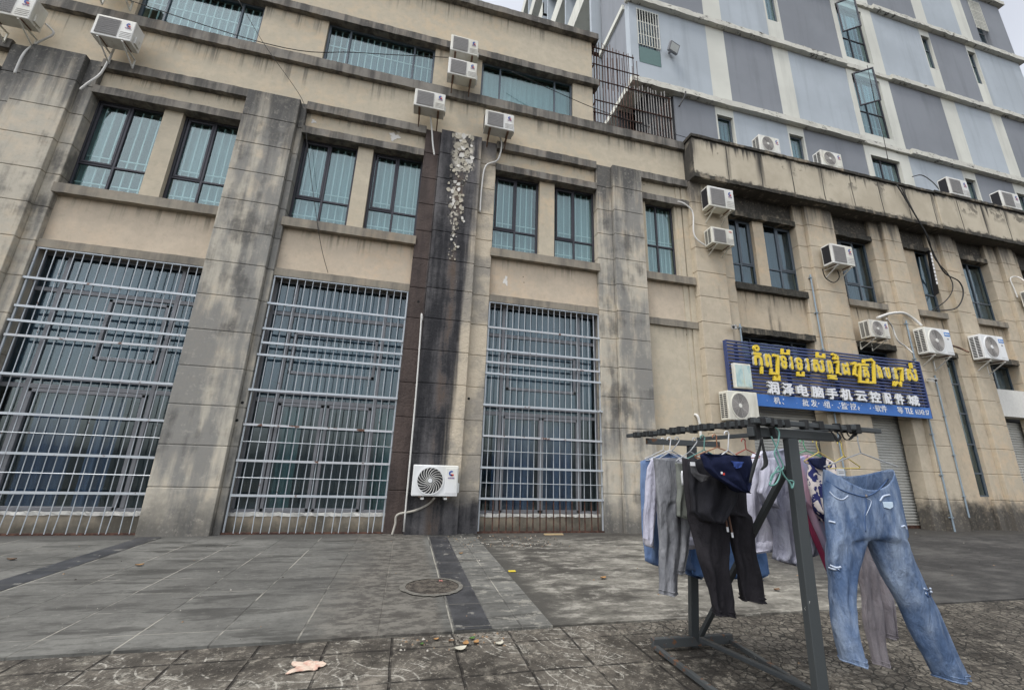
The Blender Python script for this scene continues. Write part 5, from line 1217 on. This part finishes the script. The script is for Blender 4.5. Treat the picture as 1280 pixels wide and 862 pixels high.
trousers('black_trousers', 'black jogging trousers with brown drawcords, nearest of the left group', [(572, 853, 932), (600, 855, 931), (640, 862, 933)], [(640, 862, 908), (660, 866, 908), (700, 875, 909), (740, 885, 913), (766, 891, 917)], [(640, 907, 933), (670, 912, 939), (710, 920, 948), (749, 927, 957)], 2.58, .08, c_black, .03, .019, GC, .05)
o = bpy.data.objects['black_trousers']
for pts in (((902, 612), (906, 640), (909, 658)), ((905, 612), (911, 645), (915, 665))):
    d_ = MB().tube(smooth_path([at(x, y, 2.47) for x, y in pts], 5), .006, 6).build('drawcord', plain('brown_cord', (.12, .07, .05), .8), o)
    e = at(*pts[-1], 2.47); MB().tube([e, e + Vector((.002, 0, -.03))], .007, 6).build('cord_tip', mt['letter_white'], d_)
o = garment('black_shirt', 'black shirt with round collar and a white size label, slung over the black trousers', 'shirt', [(860, 576), (872, 574), (905, 566), (925, 572), (928, 590), (915, 630), (898, 652), (880, 652), (868, 640), (862, 610)], 2.47, .05, c_black2, 6, .02, group=GC)
garment('collar', None, None, [(861, 578), (868, 577), (872, 590), (880, 596), (888, 594), (884, 600), (876, 602), (866, 594)], 2.405, .01, plain('grey_rib', (.075, .075, .08), .9), 3, .003, n=10, parent=o)
a_, b_ = at(862, 577, 2.395), at(868, 582, 2.395); MB().box(a_.x, b_.x, 2.385, 2.39, b_.z, a_.z).build('size_label', mt['letter_white'], o)
o = garment('navy_shirt', 'deep navy shirt bunched on a white hanger with a tiny red and white flag', 'shirt', [(874, 568), (884, 566), (900, 572), (912, 584), (924, 572), (938, 568), (938, 592), (934, 604), (928, 615), (918, 612), (905, 604), (890, 596), (880, 584)], 2.33, .045, c_navy, 7, .02, group=GC)
for (x, y, m_) in ((901, 590, 'letter_white'), (903.5, 591.5, 'logo_red')): a_ = at(x, y, 2.262); MB().box(a_.x, a_.x + .011, 2.258, 2.262, a_.z - .009, a_.z + .004).build('flag_patch', mt[m_], o)
garment('neckband', None, None, [(914, 576), (921, 578), (930, 577), (926, 584), (919, 585)], 2.275, .01, plain('royal_rib', (.03, .06, .22), .9), 3, .002, n=8, parent=o)
# right (behind the front post) group
garment('sweatshirt', 'pale lavender white sweatshirt with ribbed hem left of the front post', 'sweatshirt', [(942, 566), (955, 563), (975, 566), (985, 600), (986, 682), (928, 688), (930, 650), (926, 620), (932, 585)], 3.0, .07, c_lav2, 6, .02, group=GC)
o = bpy.data.objects['sweatshirt']; garment('hem', None, None, [(927, 676), (987, 672), (987, 686), (927, 690)], 2.99, .078, c_lav, 6, .006, n=6, parent=o)
o = garment('denim_jacket', 'grey lavender denim overshirt partly behind the front post', 'jacket', [(955, 563), (985, 560), (1010, 575), (1022, 640), (1026, 692), (1000, 697), (985, 704), (970, 702), (966, 660), (950, 625), (952, 590)], 2.85, .06, c_gd, 7, .022, group=GC)
garment('sleeve', None, None, [(953, 572), (968, 572), (968, 600), (966, 634), (955, 628), (948, 615)], 2.76, .045, c_lav, 4, .014, parent=o)
o = garment('striped_shirt', 'pink and blue striped T shirt with wine red hem right of the front post', 'shirt', [(993, 570), (1008, 568), (1022, 575), (1030, 620), (1042, 680), (1048, 718), (1040, 718), (1022, 672), (1006, 632), (996, 625)], 2.72, .05, stripe(), 5, .014, group=GC)
garment('hem', None, None, [(1000, 630), (1005, 633), (1026, 680), (1041, 712), (1041, 720), (1035, 718), (1020, 682), (1002, 636)], 2.665, .012, plain('wine_rib', (.15, .015, .045), .9), 3, .002, n=14, parent=o)
o = garment('floral_shirt', 'off white shirt with navy flowers and a navy collar, left of the ripped jeans', 'shirt', [(1010, 572), (1022, 576), (1032, 572), (1044, 578), (1046, 650), (1034, 652), (1020, 640), (1012, 610)], 2.6, .045, floral(), 6, .014, group=GC)
garment('collar', None, None, [(1009, 572), (1016, 574), (1024, 580), (1028, 570), (1033, 572), (1031, 588), (1022, 586), (1014, 580)], 2.545, .012, c_navy, 3, .003, n=10, parent=o)
trousers('taupe_trousers', 'long taupe grey trousers hanging behind the ripped jeans', [(610, 1058, 1100), (640, 1062, 1102), (668, 1064, 1106)], [(668, 1066, 1088), (720, 1072, 1094), (770, 1080, 1103), (829, 1094, 1110)], [(668, 1086, 1106), (720, 1093, 1111), (765, 1098, 1116), (795, 1103, 1118)], 2.4, .06, c_taupe, 0, .012, GC, .035)
J = trousers('ripped_jeans', 'faded blue ripped jeans hanging open waisted at the right end, legs blown sideways', [(586, 1030, 1114), (610, 1029, 1121), (640, 1031, 1126), (669, 1033, 1131)],
   [(669, 1033, 1083), (700, 1036, 1073), (720, 1039, 1066), (750, 1041, 1062), (780, 1046, 1066), (805, 1051, 1073), (826, 1056, 1077)], [(669, 1081, 1131), (700, 1097, 1141), (730, 1111, 1154), (760, 1128, 1168), (790, 1144, 1180), (820, 1159, 1193), (846, 1172, 1205)], 2.06, .085, c_jean, .12, .0095, GC, .06)
c_frayed = plain('frayed_white_thread', (.42, .48, .58), .95, 0, .25, 60); c_lining = plain('pale_pocket_lining', (.45, .55, .64), .9, 0, .15, 20); c_seam = cloth('dark_denim_seam', (.05, .085, .17), None, .004).m
def onjean(x, y, d=.012):
    """point on the front of the jeans under photo point x,y"""
    dg = bpy.context.evaluated_depsgraph_get(); o_ = Vector((0, 0, CAM_H)); v = (at(x, y, 2.0) - o_).normalized()
    hit, p_, nn, _ = J.evaluated_get(dg).ray_cast(o_, v, distance=6)
    return p_ - v * d if hit else at(x, y, 1.96)
bpy.context.view_layer.update()
def patch(name, pts, mat, r, label=None, n=5):
    ob = MB().tube(smooth_path([onjean(x, y, r * .3) for x, y in pts], n), r, 5).build(name, mat, J, smooth=True)
    if label: ob['label'] = label
    return ob
patch('pocket_edge', [(1037, 614), (1044, 621), (1053, 624), (1060, 619)], c_frayed, .0034); patch('pocket_edge', [(1100, 626), (1104, 620), (1112, 618)], c_frayed, .005)
patch('fly_seam', [(1082, 621), (1083, 634), (1081, 646), (1082, 664)], c_seam, .0034); patch('fly_seam', [(1083, 622), (1089, 626), (1086, 636), (1082, 644)], c_frayed, .0022)
patch('waist_seam', [(1033, 600), (1050, 611), (1066, 617), (1082, 620), (1098, 612), (1110, 598)], c_seam, .004)
patch('button', [(1081.5, 619), (1083, 620)], plain('brass_button', (.16, .15, .15), .4, .6), .010, n=2)
for pts in (((1036, 651), (1041, 652), (1044, 653)), ((1036, 709), (1042, 711), (1049, 711)), ((1038, 706), (1045, 709), (1051, 708)), ((1127, 658), (1131, 657), (1133, 661)), ((1155, 735), (1160, 738), (1163, 735)), ((1157, 741), (1162, 742), (1164, 739))): patch('rip', pts, c_frayed, .0055)
for pts in (((1158, 739), (1160, 745), (1163, 744)), ((1045, 710), (1050, 713))): patch('rip_hole', pts, c_seam, .005)
lp = [onjean(x, y, .012) for x, y in ((1104, 627), (1116, 627), (1117, 633), (1113, 636), (1106, 634))]; mb = MB(); mb.addf(lp + [q + Vector((0, .006, 0)) for q in lp], [tuple(range(5)), tuple(range(9, 4, -1))] + [(i, 5 + i, 5 + (i + 1) % 5, (i + 1) % 5) for i in range(5)]); mb.build('pocket_lining', c_lining, J, bevel=.002)
q0 = at(1043, 585, 2.145); q1 = at(1053, 594, 2.145); lb_ = MB().box(q0.x, q1.x, 2.128, 2.133, q1.z, q0.z).build('waist_label', mt['letter_white'], J)
MB().box(q0.x + .006, q1.x - .006, 2.1265, 2.128, q1.z + .012, q1.z + .016).build('label_line', mt['ac_grey'], lb_)
MB().box(q0.x + .006, q1.x - .006, 2.1265, 2.128, q1.z + .022, q1.z + .026).build('label_line', mt['ac_grey'], lb_)

# ------------------------------------------------------------------ repair patches and drilled holes on the facade
pm_ = plain('fresh_filler', (.66, .64, .60), .9, 0, .12, 14)
def filler(px, py, Y, rx, rz, k):
    c = at(px, py, Y); pts = []
    for i in range(22):
        a = 2 * math.pi * i / 22; q = 1 + .35 * math.sin(3 * a + k) + .25 * math.sin(7 * a + 2 * k); pts.append((c.x + rx * q * math.cos(a), c.z + rz * q * math.sin(a)))
    MB().poly(pts, Y - .004, Y + .004).build('filler_patch', pm_, B)
filler(493, 171, W_Y, .11, .10, 1); filler(392, 152, W_Y, .05, .045, 2); filler(632, 351, W_Y, .05, .11, 4); filler(497, 163, W_Y, .08, .05, 5)
hm = plain('drilled_hole', (.012, .012, .012), .9)
for (x, y, Y) in ((523, 377, S_Y), (586, 498, S_Y), (300, 484, S_Y), (303, 503, S_Y), (296, 525, S_Y), (654, 346, W_Y), (655, 353, W_Y), (805, 231, W_Y), (820, 405, W_Y), (859, 418, W_Y)):
    c = at(x, y, Y); r = .028 if Y == S_Y else (.012 if y < 400 else .028); MB().disc((c.x, Y - .003, c.z), r, .006, 14).build('drilled_hole', hm, B if x < 880 else S)

# lifted flakes of plaster on the peeling pilaster
fk = MB(); rr = random.uniform
for i in range(150):
    t = rr(0, 1) ** 1.5; z = 9.38 - 3.6 * t; x = .60 + rr(-1, 1) * (.27 - .16 * t) + .06 * math.sin(z * 3); a = rr(.015, .085) * (1.15 - .8 * t); n = 6; ph_ = rr(0, 6); tl_ = rr(-.018, .004)
    pts = [(x + a * rr(.5, 1.2) * math.cos(ph_ + 6.283 * k / n), z + a * rr(.6, 1.5) * math.sin(ph_ + 6.283 * k / n)) for k in range(n)]
    vs_ = [(p_[0], F_Y - .004 + (tl_ if k < 3 else 0) - .004, p_[1]) for k, p_ in enumerate(pts)] + [(p_[0], F_Y + .004, p_[1]) for p_ in pts]
    fk.mat((0, 0, 1, 2)[i % 4]).addf(vs_, [tuple(range(n)), tuple(range(2 * n - 1, n - 1, -1))] + [(k, n + k, n + (k + 1) % n, (k + 1) % n) for k in range(n)])
o = fk.build('plaster_flakes', [plain('pale_flake', (.42, .385, .31), .9, 0, .3, 20), plain('white_flake', (.6, .58, .53), .9, 0, .2, 20), plain('dark_flake', (.07, .065, .06), .9, 0, .4, 20)], B); o['kind'] = 'stuff'
